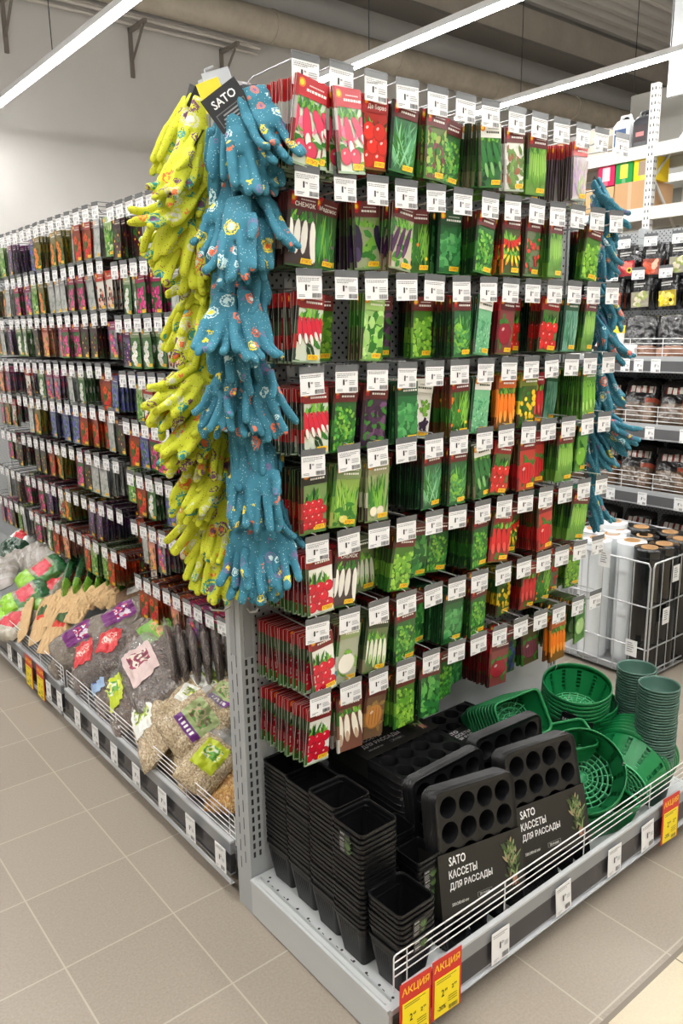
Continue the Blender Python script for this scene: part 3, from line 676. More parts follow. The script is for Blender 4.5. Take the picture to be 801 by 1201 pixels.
def promo(parent_label, M_, group):
    t = thing('promo_card', parent_label, 'price card', M_ @ Matrix.Scale(1.45, 4), group)
    mb = MB(); mb.box(-.0325, .0325, -.0008, .0, -.045, .055, C(206,46,34)); a = Art(mb, .0009, .00006)
    a.text('АКЦИЯ', 0, .039, .057, C(255,205,40), .015); mb.build('card', M['print'], t)
    mb = MB(); mb.box(-.0275, .0275, -.0018, -.0011, -.043, .022, C(250,226,20)); a = Art(mb, .0019, .00006)
    for j in range(2): a.rect(-.024, .02-j*.012, .0175-j*.0035, .019-j*.0035, C(150,130,20))
    a.text('2', -.010, -.006, .006, BLACK, .012); a.text('49', -.003, -.003, .006, BLACK, .005); a.text('-20%', -.012, -.03, .018, BLACK, .008)
    a.text('2', .012, -.004, .005, BLACK, .007); a.text('99', .018, -.002, .006, BLACK, .004)
    for j in range(3): a.rect(.002, .022, -.018-j*.004, -.0168-j*.004, C(120,104,20))
    x = .004
    while x < .022: q = rnd.uniform(.0006, .0014); a.rect(x, x+q, -.040, -.033, BLACK); x += q+.0009
    mb.build('yellow_price', M['print'], t); return t
# end stand rail
yy = -DPT-.0195
px_lab = [(586,1100), (660,1045), (720,1000), (759,970)]
names = ['nearest the red promo cards', 'below the black seedling trays', 'below the green baskets', 'beside the far promo card']
for k, q in enumerate(px_lab):
    p = at(q[0], q[1], 1, yy)
    obj('price_label', SLM[k % 3], None, TR(p.x, yy-.003, .108, 0, -.05, .03*(-1)**k, 1.42), label='white price label on the end stand rail, '+names[k], cat='price label', group='labels on the end stand rail')
for q, n in (((487,1158), 'red and yellow promo card on the rail corner'), ((524,1132), 'red and yellow promo card second from the rail corner'), ((787,945), 'red and yellow promo card at the far end of rail')):
    p = at(q[0], q[1], 1, -DPT-.028); promo(n, TR(p.x, -DPT-.028, .112, 0, -.05, .06), 'promo cards on the end stand rail')
# left rail: (y, promo)
xx = -.010; k = 0
for q, pr in (((258,993),0), ((223,963),0), ((190,931),0), ((159,900),0), ((133,874),0), ((111,853),0), ((90,833),0), ((69,813),0), ((56,798),0), ((46,784),1), ((33,775),1), ((22,765),0), ((10,754),0)):
    y = at(q[0], q[1], 0, xx-.006).y; k += 1
    if pr: promo('red and yellow promo card on the left run rail, %s from the corner post' % ORD[k-10], TR(xx-.006, y, .1, -PI/2, -.03), 'promo cards on the left rail')
    else: obj('price_label', SLM[k % 3], None, TR(xx-.006, y, .108, -PI/2, -.03, rnd.uniform(-.03, .03), 1.3), label='white price label on the left run rail, %s from the corner post' % ORD[k-1], cat='price label', group='labels on the left rail')
# ---------------------------------------------------------------- garden gloves
def fabric(name, base, cols, dot, seed, dth=.15, fs=1.0):
    m = mat(name, base, .75, spec=.25); t = NT(m); p = t.pos()
    oi = t.n('ObjectInfo'); off = t.n('VectorMath', operation='SCALE'); cmb = t.n('CombineXYZ')
    for i in range(3): t.l(oi.outputs['Random'], cmb.inputs[i])
    t.l(cmb.outputs[0], off.inputs[0]); off.inputs['Scale'].default_value = 7.3
    ad = t.n('VectorMath', operation='ADD'); t.l(p, ad.inputs[0]); t.l(off.outputs[0], ad.inputs[1]); q = ad.outputs[0]
    v = t.vor(q, 21); d = v['Distance']; sel = t.xyz(v['Color'])
    c0 = t.ramp(sel[0], [(0, cols[0]), (.25, cols[1]), (.5, cols[2]), (.75, cols[3])], True)
    c1 = t.ramp(sel[1], [(0, cols[2]), (.3, cols[3]), (.6, cols[0]), (.8, cols[1])], True)
    size = t.math('MULTIPLY_ADD', sel[2], .34*fs, .12*fs)
    k = t.math('DIVIDE', d, size)
    pet = t.noise(q, 220, 0)[0]
    k = t.math('ADD', k, t.math('MULTIPLY', t.math('SUBTRACT', pet, .5), .5))
    a = t.mix(t.math('LESS_THAN', k, 1.0), base, c1)
    ring = t.math('MULTIPLY', t.math('GREATER_THAN', k, .62), t.math('LESS_THAN', k, .8)); a = t.mix(ring, a, base)
    a = t.mix(t.math('LESS_THAN', k, .45), a, c0)
    v2 = t.vor(q, 150); a2 = t.math('LESS_THAN', v2['Distance'], dth)
    big = t.math('GREATER_THAN', k, 1.25); a = t.mix(t.math('MULTIPLY', a2, big), a, dot)
    t.l(a, t.b.inputs['Base Color'])
    t.l(t.bump(t.noise(q, 60, 3)[0], .25, .004), t.b.inputs['Normal'])
    return m
M['yglove'] = fabric('yellow_floral_fabric', C(206,211,58), [C(232,120,70), C(122,84,110), C(60,150,150), C(214,214,190)], C(150,110,60), 1, .2, 1.25)
M['bglove'] = fabric('teal_floral_fabric', C(60,124,144), [C(238,214,60), C(120,110,150), C(200,226,226), C(236,120,80)], C(206,226,226), 2)
M['glovecard'] = mat('glove_card', attr=True, rough=.35)
def glove_raw(seed):
    r = random.Random(seed); mb = MB(); n = 12
    def chain(pts, rx, ry):
        rings = []
        for i, p in enumerate(pts):
            a = Vector(pts[max(0, i-1)]); b = Vector(pts[min(len(pts)-1, i+1)]); t = (b-a).normalized()
            u = Vector((0, 1, 0)).cross(t); u.normalize(); w = t.cross(u)
            rings.append([tuple(Vector(p)+u*rx[i]*math.cos(2*PI*k/n)+w*ry[i]*math.sin(2*PI*k/n)) for k in range(n)])
        mb.loft(rings, WHITE, 0, True, True)
    b = r.uniform(-.012, .012)
    chain([(0, 0, 0), (0, .001, -.03), (.001, .003, -.06), (.002, b*.5, -.085), (.002, b, -.112), (.002, b*1.1, -.126)], [.034, .036, .039, .045, .045, .036], [.010, .011, .014, .018, .014, .009])
    curl = r.uniform(.05, .5)*r.choice((1, 1, -1))
    for i, (x, L) in enumerate(((-.039, .085), (-.014, .108), (.012, .112), (.037, .098))):
        g = curl+r.uniform(-.28, .28); sp = (x/.036)*.045+r.uniform(-.07, .07)
        p = Vector((x*.86, b+(.0075 if i % 2 else -.0075), -.10)); pts = [tuple(p)]; a = 0
        for k in range(4):
            p = p+Vector((math.sin(sp)*L/3.4, -math.sin(a)*L/3.4, -math.cos(a)*L/3.4)); pts.append(tuple(p)); a += g*.42
        d = (Vector(pts[-1])-Vector(pts[-2])).normalized(); pts.append(tuple(Vector(pts[-1])+d*.008)); 
        chain(pts, [.0118, .0125, .0122, .0120, .0108, .005], [.0095, .0105, .0105, .0105, .0098, .005])
    a = r.uniform(.0, .28); side = Vector((math.sin(a), r.uniform(-.4, .2), -math.cos(a))).normalized(); p = Vector((.036, 0, -.065)); pts = []
    for k in range(5): pts.append(tuple(p)); p = p+side*.024; side = (side+Vector((-.08, -.06, -.15))).normalized()
    chain(pts, [.016, .0142, .013, .0123, .006], [.012, .012, .0115, .011, .006])
    me = mb.mesh('raw', M['yglove']); o = bpy.data.objects.new('raw', me); COL.objects.link(o)
    m1 = o.modifiers.new('r', 'REMESH'); m1.mode = 'VOXEL'; m1.voxel_size = .0038
    m2 = o.modifiers.new('s', 'SMOOTH'); m2.iterations = 3; m2.factor = .5
    dg = bpy.context.evaluated_depsgraph_get(); res = bpy.data.meshes.new_from_object(o.evaluated_get(dg))
    bpy.data.objects.remove(o)
    # soft wrinkles
    for v in res.vertices:
        q = noise.noise(Vector((v.co.x*38+seed, v.co.y*38, v.co.z*30)))*.0028+noise.noise(Vector((v.co.x*90, v.co.y*90+seed, v.co.z*70)))*.0011
        v.co.y += q; v.co.x += q*.6
    for p in res.polygons: p.use_smooth = True
    return res
GM = {}
for i in range(5):
    g = glove_raw(40+i*3); g.materials.clear(); y = g; y.name = 'glove'; bl = g.copy()
    y.materials.append(M['yglove']); bl.materials.append(M['bglove'])
    GM['yellow', i] = y; GM['blue', i] = bl
mb = MB(); mb.box(-.038, .038, -.001, .001, -.03, .05, C(24,24,26)); a = Art(mb, .0012, .0001); a.text('SATO', 0, .012, .05, WHITE, .012)
a.rect(-.03, .03, -.022, -.002, C(60,62,66))
for j in range(3): a.rect(-.026, .01+.004*j, -.018+.006*j, -.0155+.006*j, C(150,150,150))
CARD = mb.mesh('header_card', M['glovecard'])
def glove_pair(colr, A, B, face, seed, label, group, card=None):
    r = random.Random(seed); d = (B-A); L = d.length; s = min(1.25, max(.8, L/.215)); zax = -d.normalized()
    f = face - zax*face.dot(zax); f.normalize(); yax = -f; xax = yax.cross(zax)
    Mx = Matrix(((xax.x*s, yax.x*s, zax.x*s, A.x), (xax.y*s, yax.y*s, zax.y*s, A.y), (xax.z*s, yax.z*s, zax.z*s, A.z), (0, 0, 0, 1)))
    t = thing('glove_pair', label, 'gloves', Mx, group)
    obj('glove', GM[colr, r.randrange(5)], t, TR(.006, -.014, .006, r.uniform(-.3, .3), r.uniform(-.1, .02), r.uniform(-.1, .1)))
    obj('glove', GM[colr, r.randrange(5)], t, TR(-.008, .014, 0, PI if r.random() < .5 else 0, r.uniform(-.05, .08), r.uniform(-.16, .12)))
    obj('header_card', CARD, t, TR(0, .001, -.004, 0, 0, r.uniform(-.2, .2), .8 if colr == 'yellow' else .5))
    return t
def J(r, q, s): return (q[0]+r.uniform(-s, s), q[1]+r.uniform(-s, s))
def cluster(colr, lst, depth, axis, facefn, seed, labfn, group):
    r = random.Random(seed)
    for k, (a, b) in enumerate(lst):
        dv = depth(k, a, r)
        A, B = at(*J(r, a, 2), axis, dv[0]), at(*J(r, b, 2), axis, dv[1])
        glove_pair(colr, A, B, facefn(r), seed*100+k, labfn(k), group)
YL = [((232,118),(196,196)),((236,120),(222,178)),((222,165),(192,236)),((226,170),(212,250)),((236,225),(176,288)),((238,232),(196,318)),((240,236),(212,338)),((242,240),(224,330)),
      ((252,280),(222,352)),((254,284),(246,356)),((246,330),(206,410)),((248,338),(222,402)),((250,345),(236,392)),
      ((244,418),(172,486)),((246,424),(190,500)),((248,430),(214,496)),((254,436),(240,500)),((250,470),(198,548)),((254,476),(214,560)),((256,480),(236,562)),((264,486),(266,566)),
      ((258,530),(212,602)),((260,536),(232,612)),((266,540),(256,604)),((268,545),(274,610)),((264,575),(222,656)),((266,580),(246,652)),((268,584),(266,636)),
      ((264,612),(236,690)),((266,618),(256,704)),((272,624),(272,694))]
def ydepth(k, a, r): q = .06-.10*((k*7) % 5)/5; return (.05+q*.4, .03+q)
cluster('yellow', YL, ydepth, 1, lambda r: Vector((-.75+r.uniform(-.6, .7), -.6+r.uniform(-.6, .6), 0)), 3, lambda k: 'yellow floral garden gloves hanging at the corner post, %s pair counted downward' % ORD[k] if k < 30 else 'yellow floral garden gloves hanging lowest at the corner post', 'yellow gloves at the corner')
BL = [((274,118),(262,226)),((286,120),(290,226)),((290,112),(312,224)),((294,110),(330,196)),((276,128),(278,240)),
      ((266,216),(254,306)),((280,220),(284,296)),((296,214),(308,264)),((278,240),(268,326)),((290,235),(294,316)),
      ((272,292),(262,368)),((288,292),(292,368)),((264,350),(256,414)),((284,348),(296,412)),((280,370),(276,438)),((292,380),(292,470)),
      ((272,418),(262,504)),((290,420),(282,500)),((298,424),(320,496)),((284,468),(284,562)),((302,470),(312,540)),((296,500),(298,560)),
      ((290,530),(288,622)),((304,535),(306,606)),((312,560),(324,624)),((312,590),(348,652)),((292,590),(292,700)),((306,600),(308,704)),((316,610),(330,690)),((298,610),(296,660))]
def bdepth(k, a, r): q = [-.07, -.11, -.15, -.19, -.13][k % 5]; return (-.03+q*.5, q)
cluster('blue', BL, bdepth, 1, lambda r: Vector((-.55+r.uniform(-.9, .7), -.7, 0)), 5, lambda k: 'teal floral garden gloves beside the first seed column, %s pair counted downward' % ORD[k], 'teal gloves at the corner')
RL = [((708,214),(738,262)),((708,226),(722,290)),((712,262),(728,308)),((706,262),(712,300)),((708,330),(736,372)),((706,350),(722,392)),((710,372),(734,412)),((706,410),(722,450)),
      ((706,432),(728,474)),((704,450),(716,490)),((704,486),(742,514)),((702,494),(722,548)),((700,520),(712,560)),((698,560),(716,606))]
def rdepth(k, a, r): return (1.375+.012*(k % 3), 1.39+.015*(k % 3))
RL = [((a[0]-9, a[1]), (b[0]-14, b[1])) for a, b in RL]
cluster('blue', RL, rdepth, 0, lambda r: Vector((.75, -.5, 0))+Vector((r.uniform(-.3, .3), 0, 0)), 9, lambda k: 'teal floral garden gloves at the right edge of stand, %s pair counted downward' % ORD[k], 'teal gloves at the right edge')
# big header cards at the top of the corner
def cardthing(name, label, px, col, yv, w, h, ang, txts, cat='card'):
    p = at(px[0], px[1], 1, yv); mb = MB(); mb.box(-w/2, w/2, -.001, .001, -h/2, h/2, col); a = Art(mb, .0012, .0001)
    for (s, u, v, wd, hh, c) in txts: a.text(s, u, v, wd, c, hh)
    if len(txts) == 1:
        a.rect(-.034, .036, -.03, -.002, C(96,98,100)); a.rect(-.032, .034, -.028, -.004, C(26,27,29))
        for j in range(3): a.rect(-.028+.004*j, .02+.003*j, -.0255+.007*j, -.0225+.007*j, C(140,140,142))
    return mb.build(name, M['glovecard'], None, Matrix.Translation(p) @ Matrix.Rotation(-.55, 4, 'Z') @ Matrix.Rotation(ang, 4, 'Y'), label=label, cat=cat)
cardthing('header_card', 'black header card over the teal gloves with white lettering', (268,124), C(20,21,23), -.11, .085, .075, -.62, [('SATO', 0, .016, .056, .017, WHITE)])
cardthing('price_card', 'yellow price card behind the black header at the top of corner post', (249,112), C(240,216,40), -.03, .05, .06, -.35, [('2', -.008, -.006, .008, .016, BLACK), ('49', .006, 0, .01, .008, BLACK), ('-20%', -.004, -.022, .022, .007, BLACK)])
mb = MB(); mb.box(-.03, .03, -.002, .002, 0, .018, C(210,214,216)); mb.box(-.03, .03, -.003, -.002, -.05, .018, C(225,228,230)); mb.tube([(-.02, 0, .018), (-.02, 0, .024), (.0, 0, .026)], .003, 6)
p = at(255, 93, 1, -.02); mb.build('card_holder', M['clear'], None, Matrix.Translation(p) @ Matrix.Rotation(-.5, 4, 'Z') @ Matrix.Rotation(-.3, 4, 'Y'), label='clear plastic card holder on the top of the corner post', cat='card holder')
# hook strips that carry the gloves
for nm, x, y, side in (('left', .004, .035, -1), ('front', .022, -.003, 0), ('right', W-.022, -.003, 1)):
    t = thing('glove_hook_strip', 'steel strip with prongs carrying the %s' % {-1: 'yellow gloves at the corner post', 0: 'teal gloves at the corner post', 1: 'teal gloves at the right edge of the stand'}[side], 'hook', TR(x, y, 0), 'glove strips on the corner post')
    mb = MB()
    if side < 0: mb.box(-.006, -.0042, -.012, .012, .75, 2.06, C(150,152,154))
    else: mb.box(-.012, .012, .0, .0018, .75, 2.06, C(150,152,154))
    mb.build('strip', M['paint'], t)
    for z in (1.98, 1.86, 1.76, 1.64, 1.5, 1.36, 1.24, 1.12, 1.0, .88):
        mb = MB()
        if side > 0: mb.tube([(0, 0, z), (.02, -.02, z-.006), (.055, -.05, z+.004), (.06, -.055, z+.014)], .0025, 6, C(205,206,208))
        elif side: mb.tube([(-.004, 0, z), (-.03, -.004, z-.004), (-.06, 0, z+.004), (-.065, 0, z+.012)], .0025, 6, C(205,206,208))
        else: mb.tube([(0, 0, z), (-.004, -.02, z-.004), (0, -.045, z+.004), (0, -.05, z+.012)], .0025, 6, C(205,206,208))
        mb.build('prong', M['paint'], t)
# ---------------------------------------------------------------- bags of soil and gravel in the left run's base
def grain(name, cols, scale, plastic=.9, rough=.75):
    m = mat(name, rough=rough, coat=1); t = NT(m); p = t.pos()
    v = t.vor(p, scale); c = t.ramp(t.xyz(v['Color'])[0], [(0, cols[0]), (.35, cols[1]), (.6, cols[2]), (.85, cols[3])], True)
    t.l(t.mix(t.math('MULTIPLY', t.noise(p, 26, 3)[0], .35), c, cols[1]), t.b.inputs['Base Color'])
    t.b.inputs['Coat Roughness'].default_value = .14; t.b.inputs['Coat IOR'].default_value = 2.4
    nz = t.n('TexNoise'); nz.inputs['Scale'].default_value = 22; nz.inputs['Detail'].default_value = 4; nz.inputs['Distortion'].default_value = 2.5; t.l(p, nz.inputs['Vector'])
    t.l(t.bump(nz.outputs[0], 1, .03), t.b.inputs['Coat Normal'])
    t.l(t.bump(v['Distance'], .5, .004), t.b.inputs['Normal'])
    return m
M['soil'] = grain('dark_soil_bag', [C(70,56,48), C(86,70,60), C(52,42,38), C(106,88,76)], 240)
M['bark'] = grain('brown_bark_bag', [C(92,74,62), C(78,62,52), C(112,92,76), C(64,52,46)], 150)
M['peat'] = grain('grey_brown_peat_bag', [C(112,100,86), C(126,114,98), C(100,88,76), C(140,128,112)], 420)
M['gravel'] = grain('beige_gravel_bag', [C(176,152,112), C(200,178,138), C(140,112,80), C(222,206,172)], 190)
M['gold'] = grain('golden_gravel_bag', [C(206,150,66), C(226,176,90), C(170,104,50), C(236,206,140)], 170)
M['film'] = mat('clear_bag_end', C(190,188,184), .1, alpha=.42, coat=1); t = NT(M['film']); t.l(t.bump(t.noise(t.pos(), 40, 3)[0], 1, .02), t.b.inputs['Normal'])
def foil(name, rough=.25, coat=.6):
    m = mat(name, rough=rough, attr=True, coat=coat); t = NT(m); p = t.pos()
    nz = t.n('TexNoise'); nz.inputs['Scale'].default_value = 26; nz.inputs['Detail'].default_value = 3; nz.inputs['Distortion'].default_value = 1; t.l(p, nz.inputs['Vector'])
    b = t.bump(nz.outputs[0], .8, .008); t.l(b, t.b.inputs['Normal']); t.l(b, t.b.inputs['Coat Normal']); return m
M['foil'] = foil('printed_foil_bag'); M['kraft'] = foil('kraft_paper', .7, 0)
def bag_h(u, v, L, Wd, H, seed):
    e = max(0, 1-abs(u)**5)**.55*max(0, 1-abs(v)**3.6)**.55
    return H/2*e*(1+.35*noise.noise(Vector((u*1.6+seed*3.1, v*1.6, seed))))+.009*e*noise.noise(Vector((u*5, v*4, seed*2.)))+.0045*e*noise.noise(Vector((u*12+v*4, v*9, seed*5.)))
def bag_bm(L, Wd, H, seed, colf=None, nu=40, nv=28, gather=.0, film=False, fcut=.66):
    mb = MB(); P = {}
    def pt(i, j, s):
        u, v = -1+2*i/nu, -1+2*j/nv; sq = 1-.10*abs(u)**4-.06
        wv = Wd/2*v*(sq-gather*max(0, u-.55)*1.4)
        z = bag_h(u, v, L, Wd, H, seed)*(1 if s > 0 else -.75)
        return (L/2*u*(1-.05*v*v)+.004*noise.noise(Vector((u*3, v*3+seed, s))), wv, z)
    vs = []; fs = []; cs = []
    for s in (1, -1):
        n0 = len(vs)
        for i in range(nu+1):
            for j in range(nv+1): vs.append(pt(i, j, s))
        for i in range(nu):
            for j in range(nv):
                a = n0+i*(nv+1)+j; q = (a, a+nv+1, a+nv+2, a+1)
                fs.append(q if s > 0 else q[::-1]); cs.append(colf(-1+2*(i+.5)/nu, -1+2*(j+.5)/nv, s) if colf else WHITE)
    if film:
        A_ = [k for k in range(len(fs)) if vs[fs[k][0]][0] < L/2*fcut]; B_ = [k for k in range(len(fs)) if vs[fs[k][0]][0] >= L/2*fcut]
        mb.add(vs, [fs[k] for k in A_], [cs[k] for k in A_], 0, True); mb.add(vs, [fs[k] for k in B_], C(205,205,202), 1, True)
    else: mb.add(vs, fs, cs, 0, True)
    return mb
def label_patch(L, Wd, H, seed, u0, u1, v0, v1, colf, off=.003, n=30):
    mb = MB(); vs = []; fs = []; cs = []
    for i in range(n+1):
        for j in range(n+1):
            u, v = u0+(u1-u0)*i/n, v0+(v1-v0)*j/n
            vs.append((L/2*u*(1-.05*v*v), Wd/2*v*(.94-.10*abs(u)**4), bag_h(u, v, L, Wd, H, seed)+off))
    for i in range(n):
        for j in range(n): a = i*(n+1)+j; fs.append((a, a+n+1, a+n+2, a+1)); cs.append(colf((i+.5)/n, (j+.5)/n))
    mb.add(vs, fs, cs, 0, True); return mb
def lab(bg, pic, bar=None, txt=WHT):
    r = random.Random(len(str(bg))+int(bg[0]*999))
    def f(a, b):
        if bar and a < .28: return txt if (int(b*14) % 2 and .08 < a < .2 and .15 < b < .85) else bar
        if .4 < a < .85 and .18 < b < .82: return pic[int((noise.noise(Vector((a*5, b*5, bg[0]*9)))+1)*len(pic)*1.3) % len(pic)]
        return bg
    return f
KINDS = {
 'soil': ('soil', (.30, .20, .10), 'clear bag of dark soil'), 'bark': ('bark', (.28, .20, .085), 'clear bag of brown bark'),
 'peat': ('peat', (.34, .17, .085), 'grey brown peat bag with purple label'), 'gravel': ('gravel', (.27, .21, .08), 'clear bag of beige gravel'), 'gold': ('gold', (.22, .18, .08), 'clear bag of golden gravel'),
}
LABS = {
 'white_plant': (lab(C(232,232,224), [C(120,150,40), C(190,200,80), C(232,232,224), C(90,110,40)]), 'white label with green plant'),
 'purple': (lab(C(112,30,110), [C(112,30,110), C(230,220,230), C(190,40,90)], None), 'purple label'),
 'drain': (lab(C(160,176,120), [C(90,140,60), C(196,170,140), C(140,160,110), C(110,90,70)], C(104,40,124)), 'green and purple label'),
 'yellow': (lab(C(186,200,40), [C(80,150,60), C(226,220,80), C(220,226,210), C(110,170,70)]), 'yellow green label'),
 'red': (lab(C(206,60,64), [C(236,214,206), C(206,60,64), C(226,120,110)]), 'red and white label'),
 'green': (lab(C(120,170,70), [C(226,170,120), C(190,150,110), C(140,190,90), C(120,170,70)]), 'green and orange label'),
 'blue': (lab(C(150,176,206), [C(70,100,160), C(206,206,200), C(60,60,70)]), 'blue label'),
 'pink': (lab(C(214,190,186), [C(150,50,80), C(226,216,200), C(110,40,60)]), 'pink picture label'),
 None: (None, 'no label in sight'),
}

BGM = {}
def heap(px, py, off=0.):
    d = fwd + (px-400.5)/FPX*cr - (py-600.5)/FPX*cu
    t = (.2+off+.45*CAM.x-CAM.z)/(d.z-.45*d.x); return CAM+d*t
def frame(A, B, nrm):
    x = (B-A).normalized(); n = Vector(nrm); n = (n-x*n.dot(x)).normalized(); y = n.cross(x); c = (A+B)/2
    return Matrix(((x.x, y.x, n.x, c.x), (x.y, y.y, n.y, c.y), (x.z, y.z, n.z, c.z), (0, 0, 0, 1)))
UPN = (-.5, -.3, .8)
def bag(kind, labn, a, b, wr, off, seed, place, nrm=UPN, u=(-.45, .5), v=(-.6, .6), hr=1.0):
    mn, (L, Wd, H), words = KINDS[kind]; A, B = heap(*a, off), heap(*b, off); Lw = (B-A).length*1.12
    key = (kind, seed % 4)
    if key not in BGM: BGM[key] = bag_bm(L, Wd, H, seed % 4, None, gather=.25 if kind in ('soil', 'bark') else 0, film=kind != 'peat', fcut=.38 if kind in ('soil', 'bark') else .62).mesh('bag', [M[mn], M['film']])
    Mx = frame(A, B, (nrm[0]+rnd.uniform(-.12, .12), nrm[1]+rnd.uniform(-.12, .12), nrm[2])) @ Matrix.Diagonal((Lw/L, wr/Wd, hr, 1))
    o = obj('filled_bag', BGM[key], None, Mx, label='%s, %s, %s' % (words, LABS[labn][1], place), cat='bag', group='bags heaped in the left run base')
    if LABS[labn][0]: label_patch(L, Wd, H, seed % 4, u[0], u[1], v[0], v[1], LABS[labn][0]).build('label', M['print'], o)
    return o
EDGE = (-.2, -.9, .25)
BL_ = [
 ('gravel', None, (190,880), (258,928), .11, -.09, 2, 'at the fence near the corner post', UPN),
 ('gold', None, (258,950), (280,890), .12, -.07, 1, 'against the corner post', UPN),
 ('gravel', None, (210,905), (275,880), .2, -.04, 3, 'under the yellow labelled one', UPN),
 ('gravel', 'yellow', (222,922), (268,868), .15, .02, 3, 'beside the corner post', (-.6, -.5, .7)),
 ('gravel', 'white_plant', (222,820), (272,786), .2, .0, 1, 'on top beside the post', UPN),
 ('gravel', 'drain', (248,842), (285,806), .17, .03, 0, 'pressed against the corner post', (-.7, -.3, .7)),
 ('gravel', 'white_plant', (210,842), (240,808), .17, .0, 0, 'behind the purple labelled one', (-.6, -.5, .6)),
 ('gravel', None, (190,870), (230,815), .2, -.02, 2, 'between the heap and the dark row', UPN),
 ('gravel', 'drain', (200,872), (262,826), .2, .04, 1, 'in the middle of the near heap', (-.6, -.5, .65)),
 ('gravel', 'white_plant', (184,888), (172,812), .16, .0, 2, 'standing by the fence', (-.75, -.5, .4)),
 ('bark', 'yellow', (150,852), (140,788), .13, -.02, 1, 'standing at the fence', (-.75, -.5, .4)),
 ('bark', None, (170,846), (160,795), .14, -.02, 2, 'leaning by the gravel', (-.6, -.6, .5)),
 ('bark', 'blue', (130,832), (118,780), .12, -.03, 3, 'behind the fence wires', (-.75, -.5, .4)),
 ('bark', None, (96,800), (112,765), .13, -.03, 0, 'low behind the promo cards', UPN),
 ('soil', None, (190,785), (224,738), .2, .02, 3, 'glinting behind the dark row', UPN),
 ('soil', 'pink', (190,822), (160,758), .22, .03, 1, 'at the front of the dark row', (-.6, -.6, .5)),
 ('soil', None, (206,806), (194,742), .21, .03, 2, 'second in the dark row', (.78, -.62, .0)),
 ('soil', None, (219,803), (208,740), .21, .03, 3, 'third in the dark row', (.78, -.62, .0)),
 ('soil', None, (232,800), (222,738), .21, .04, 0, 'fourth in the dark row', (.78, -.62, .0)),
 ('soil', None, (245,798), (237,738), .21, .04, 1, 'fifth in the dark row', (.78, -.62, .0)),
 ('soil', None, (258,796), (252,740), .21, .04, 2, 'sixth in the dark row', (.78, -.62, .0)),
 ('soil', None, (271,794), (267,742), .21, .04, 3, 'last in the dark row', (.78, -.62, .0)),
 ('bark', 'green', (154,766), (216,726), .2, .0, 0, 'behind the dark bags', UPN),
 ('soil', None, (110,802), (134,768), .12, .0, 2, 'small one under the torn red print', UPN),
 ('soil', 'red', (124,788), (142,740), .16, .02, 0, 'with torn print in the middle', (-.6, -.5, .6)),
 ('soil', 'red', (104,804), (108,752), .14, .0, 3, 'with torn print near the fence', (-.7, -.5, .5)),
 ('peat', None, (140,760), (196,728), .15, -.02, 2, 'under the purple labelled pair', UPN),
 ('peat', 'purple', (64,768), (126,732), .15, .02, 0, 'nearest the fence', UPN),
 ('peat', 'purple', (108,746), (176,708), .15, .03, 1, 'behind the nearer twin', UPN),
 ('peat', None, (62,790), (96,766), .11, -.02, 3, 'lowest by the fence', UPN),
 ('peat', 'purple', (172,716), (212,706), .14, .0, 3, 'far back below the tags', UPN),
 ('bark', None, (188,728), (246,736), .16, .0, 1, 'under the lowest tags', UPN), ('bark', None, (240,738), (282,752), .17, .0, 2, 'in the shade by the panel', UPN),
]
for kd, lb, a, b, wr, off, sd, pl, nm in BL_: bag(kd, lb, a, b, wr, off, sd, pl, nm, hr=.4 if nm == (.78, -.62, .0) else 1)
def foilbag(a, b, wd, th, seed, colf, label, off=0, nrm=UPN, mt='foil', group='printed foil bags'):
    A, B = heap(*a, off), heap(*b, off)
    return bag_bm((B-A).length*1.1, wd, th, seed, colf).build('foil_bag', M[mt], None, frame(A, B, nrm), label=label, cat='bag', group=group)
def greenbag(u, v, s):
    if u < -.35: return C(146,204,50) if abs(v) < .8 else C(100,160,40)
    if -.2 < u < .45 and abs(v) < .62-.3*abs(u): return C(206,30,56)
    if u > .6: return C(30,92,50)
    return C(150,140,118) if v > -.2 else C(60,120,50)
def darkgreen(u, v, s):
    if abs(u) < .25 and abs(v) < .4: return C(196,36,50)
    if u < -.6: return C(110,160,50)
    return C(30,84,46) if v > -.1 else C(120,112,92)
greybag = lambda u, v, s: C(150,142,134) if (int(u*9) % 3) else C(176,170,164)
for k, (a, b, c, of, l) in enumerate((
  ((0,656),(40,622), lambda u, v, s: C(24,60,40) if u < .1 else (C(196,30,44) if abs(v) < .5 else C(226,226,220)), .06, 'dark green and white bag with red mark at the far left edge'),
  ((30,664),(92,636), greybag, .03, 'crinkled clear grey bag on the far heap'), ((0,690),(16,640), greybag, .04, 'crinkled grey bag at the picture edge'),
  ((18,662),(60,640), greybag, .03, 'crinkled grey bag behind the bright green ones'),
  ((40,716),(84,668), darkgreen, .0, 'dark green bag with red mark lying beside the bright green ones'),
  ((24,688),(72,658), greenbag, .07, 'bright green soil bag with red blot, topmost of the far heap'), ((4,716),(54,688), greenbag, .04, 'bright green soil bag with red blot, leaning at the picture edge'),
  ((2,748),(34,716), lambda u, v, s: C(200,30,50) if abs(u) < .5 and abs(v) < .6 else C(176,168,150), .0, 'grey bag with large red print behind the fence'),
  ((-4,730),(20,700), greenbag, .02, 'bright green soil bag cut by the left picture edge'))):
    foilbag(a, b, .17, .075, k, c, l, of)
for k in range(6): foilbag((76+13*k, 702-2*k), (90+13*k, 652+3*k), .15, .05, k, darkgreen, 'dark green soil bag, %s in the upright row below the tags' % ORD[k], .02, (.78, -.62, .0))
def kraftc(u, v, s):
    if s > 0 and -.1 < u < .45 and abs(v) < .5: return C(60,90,50) if u > .12 else C(200,60,44)
    return C(200,166,120)
plain = lambda u, v, s: C(203,170,124)
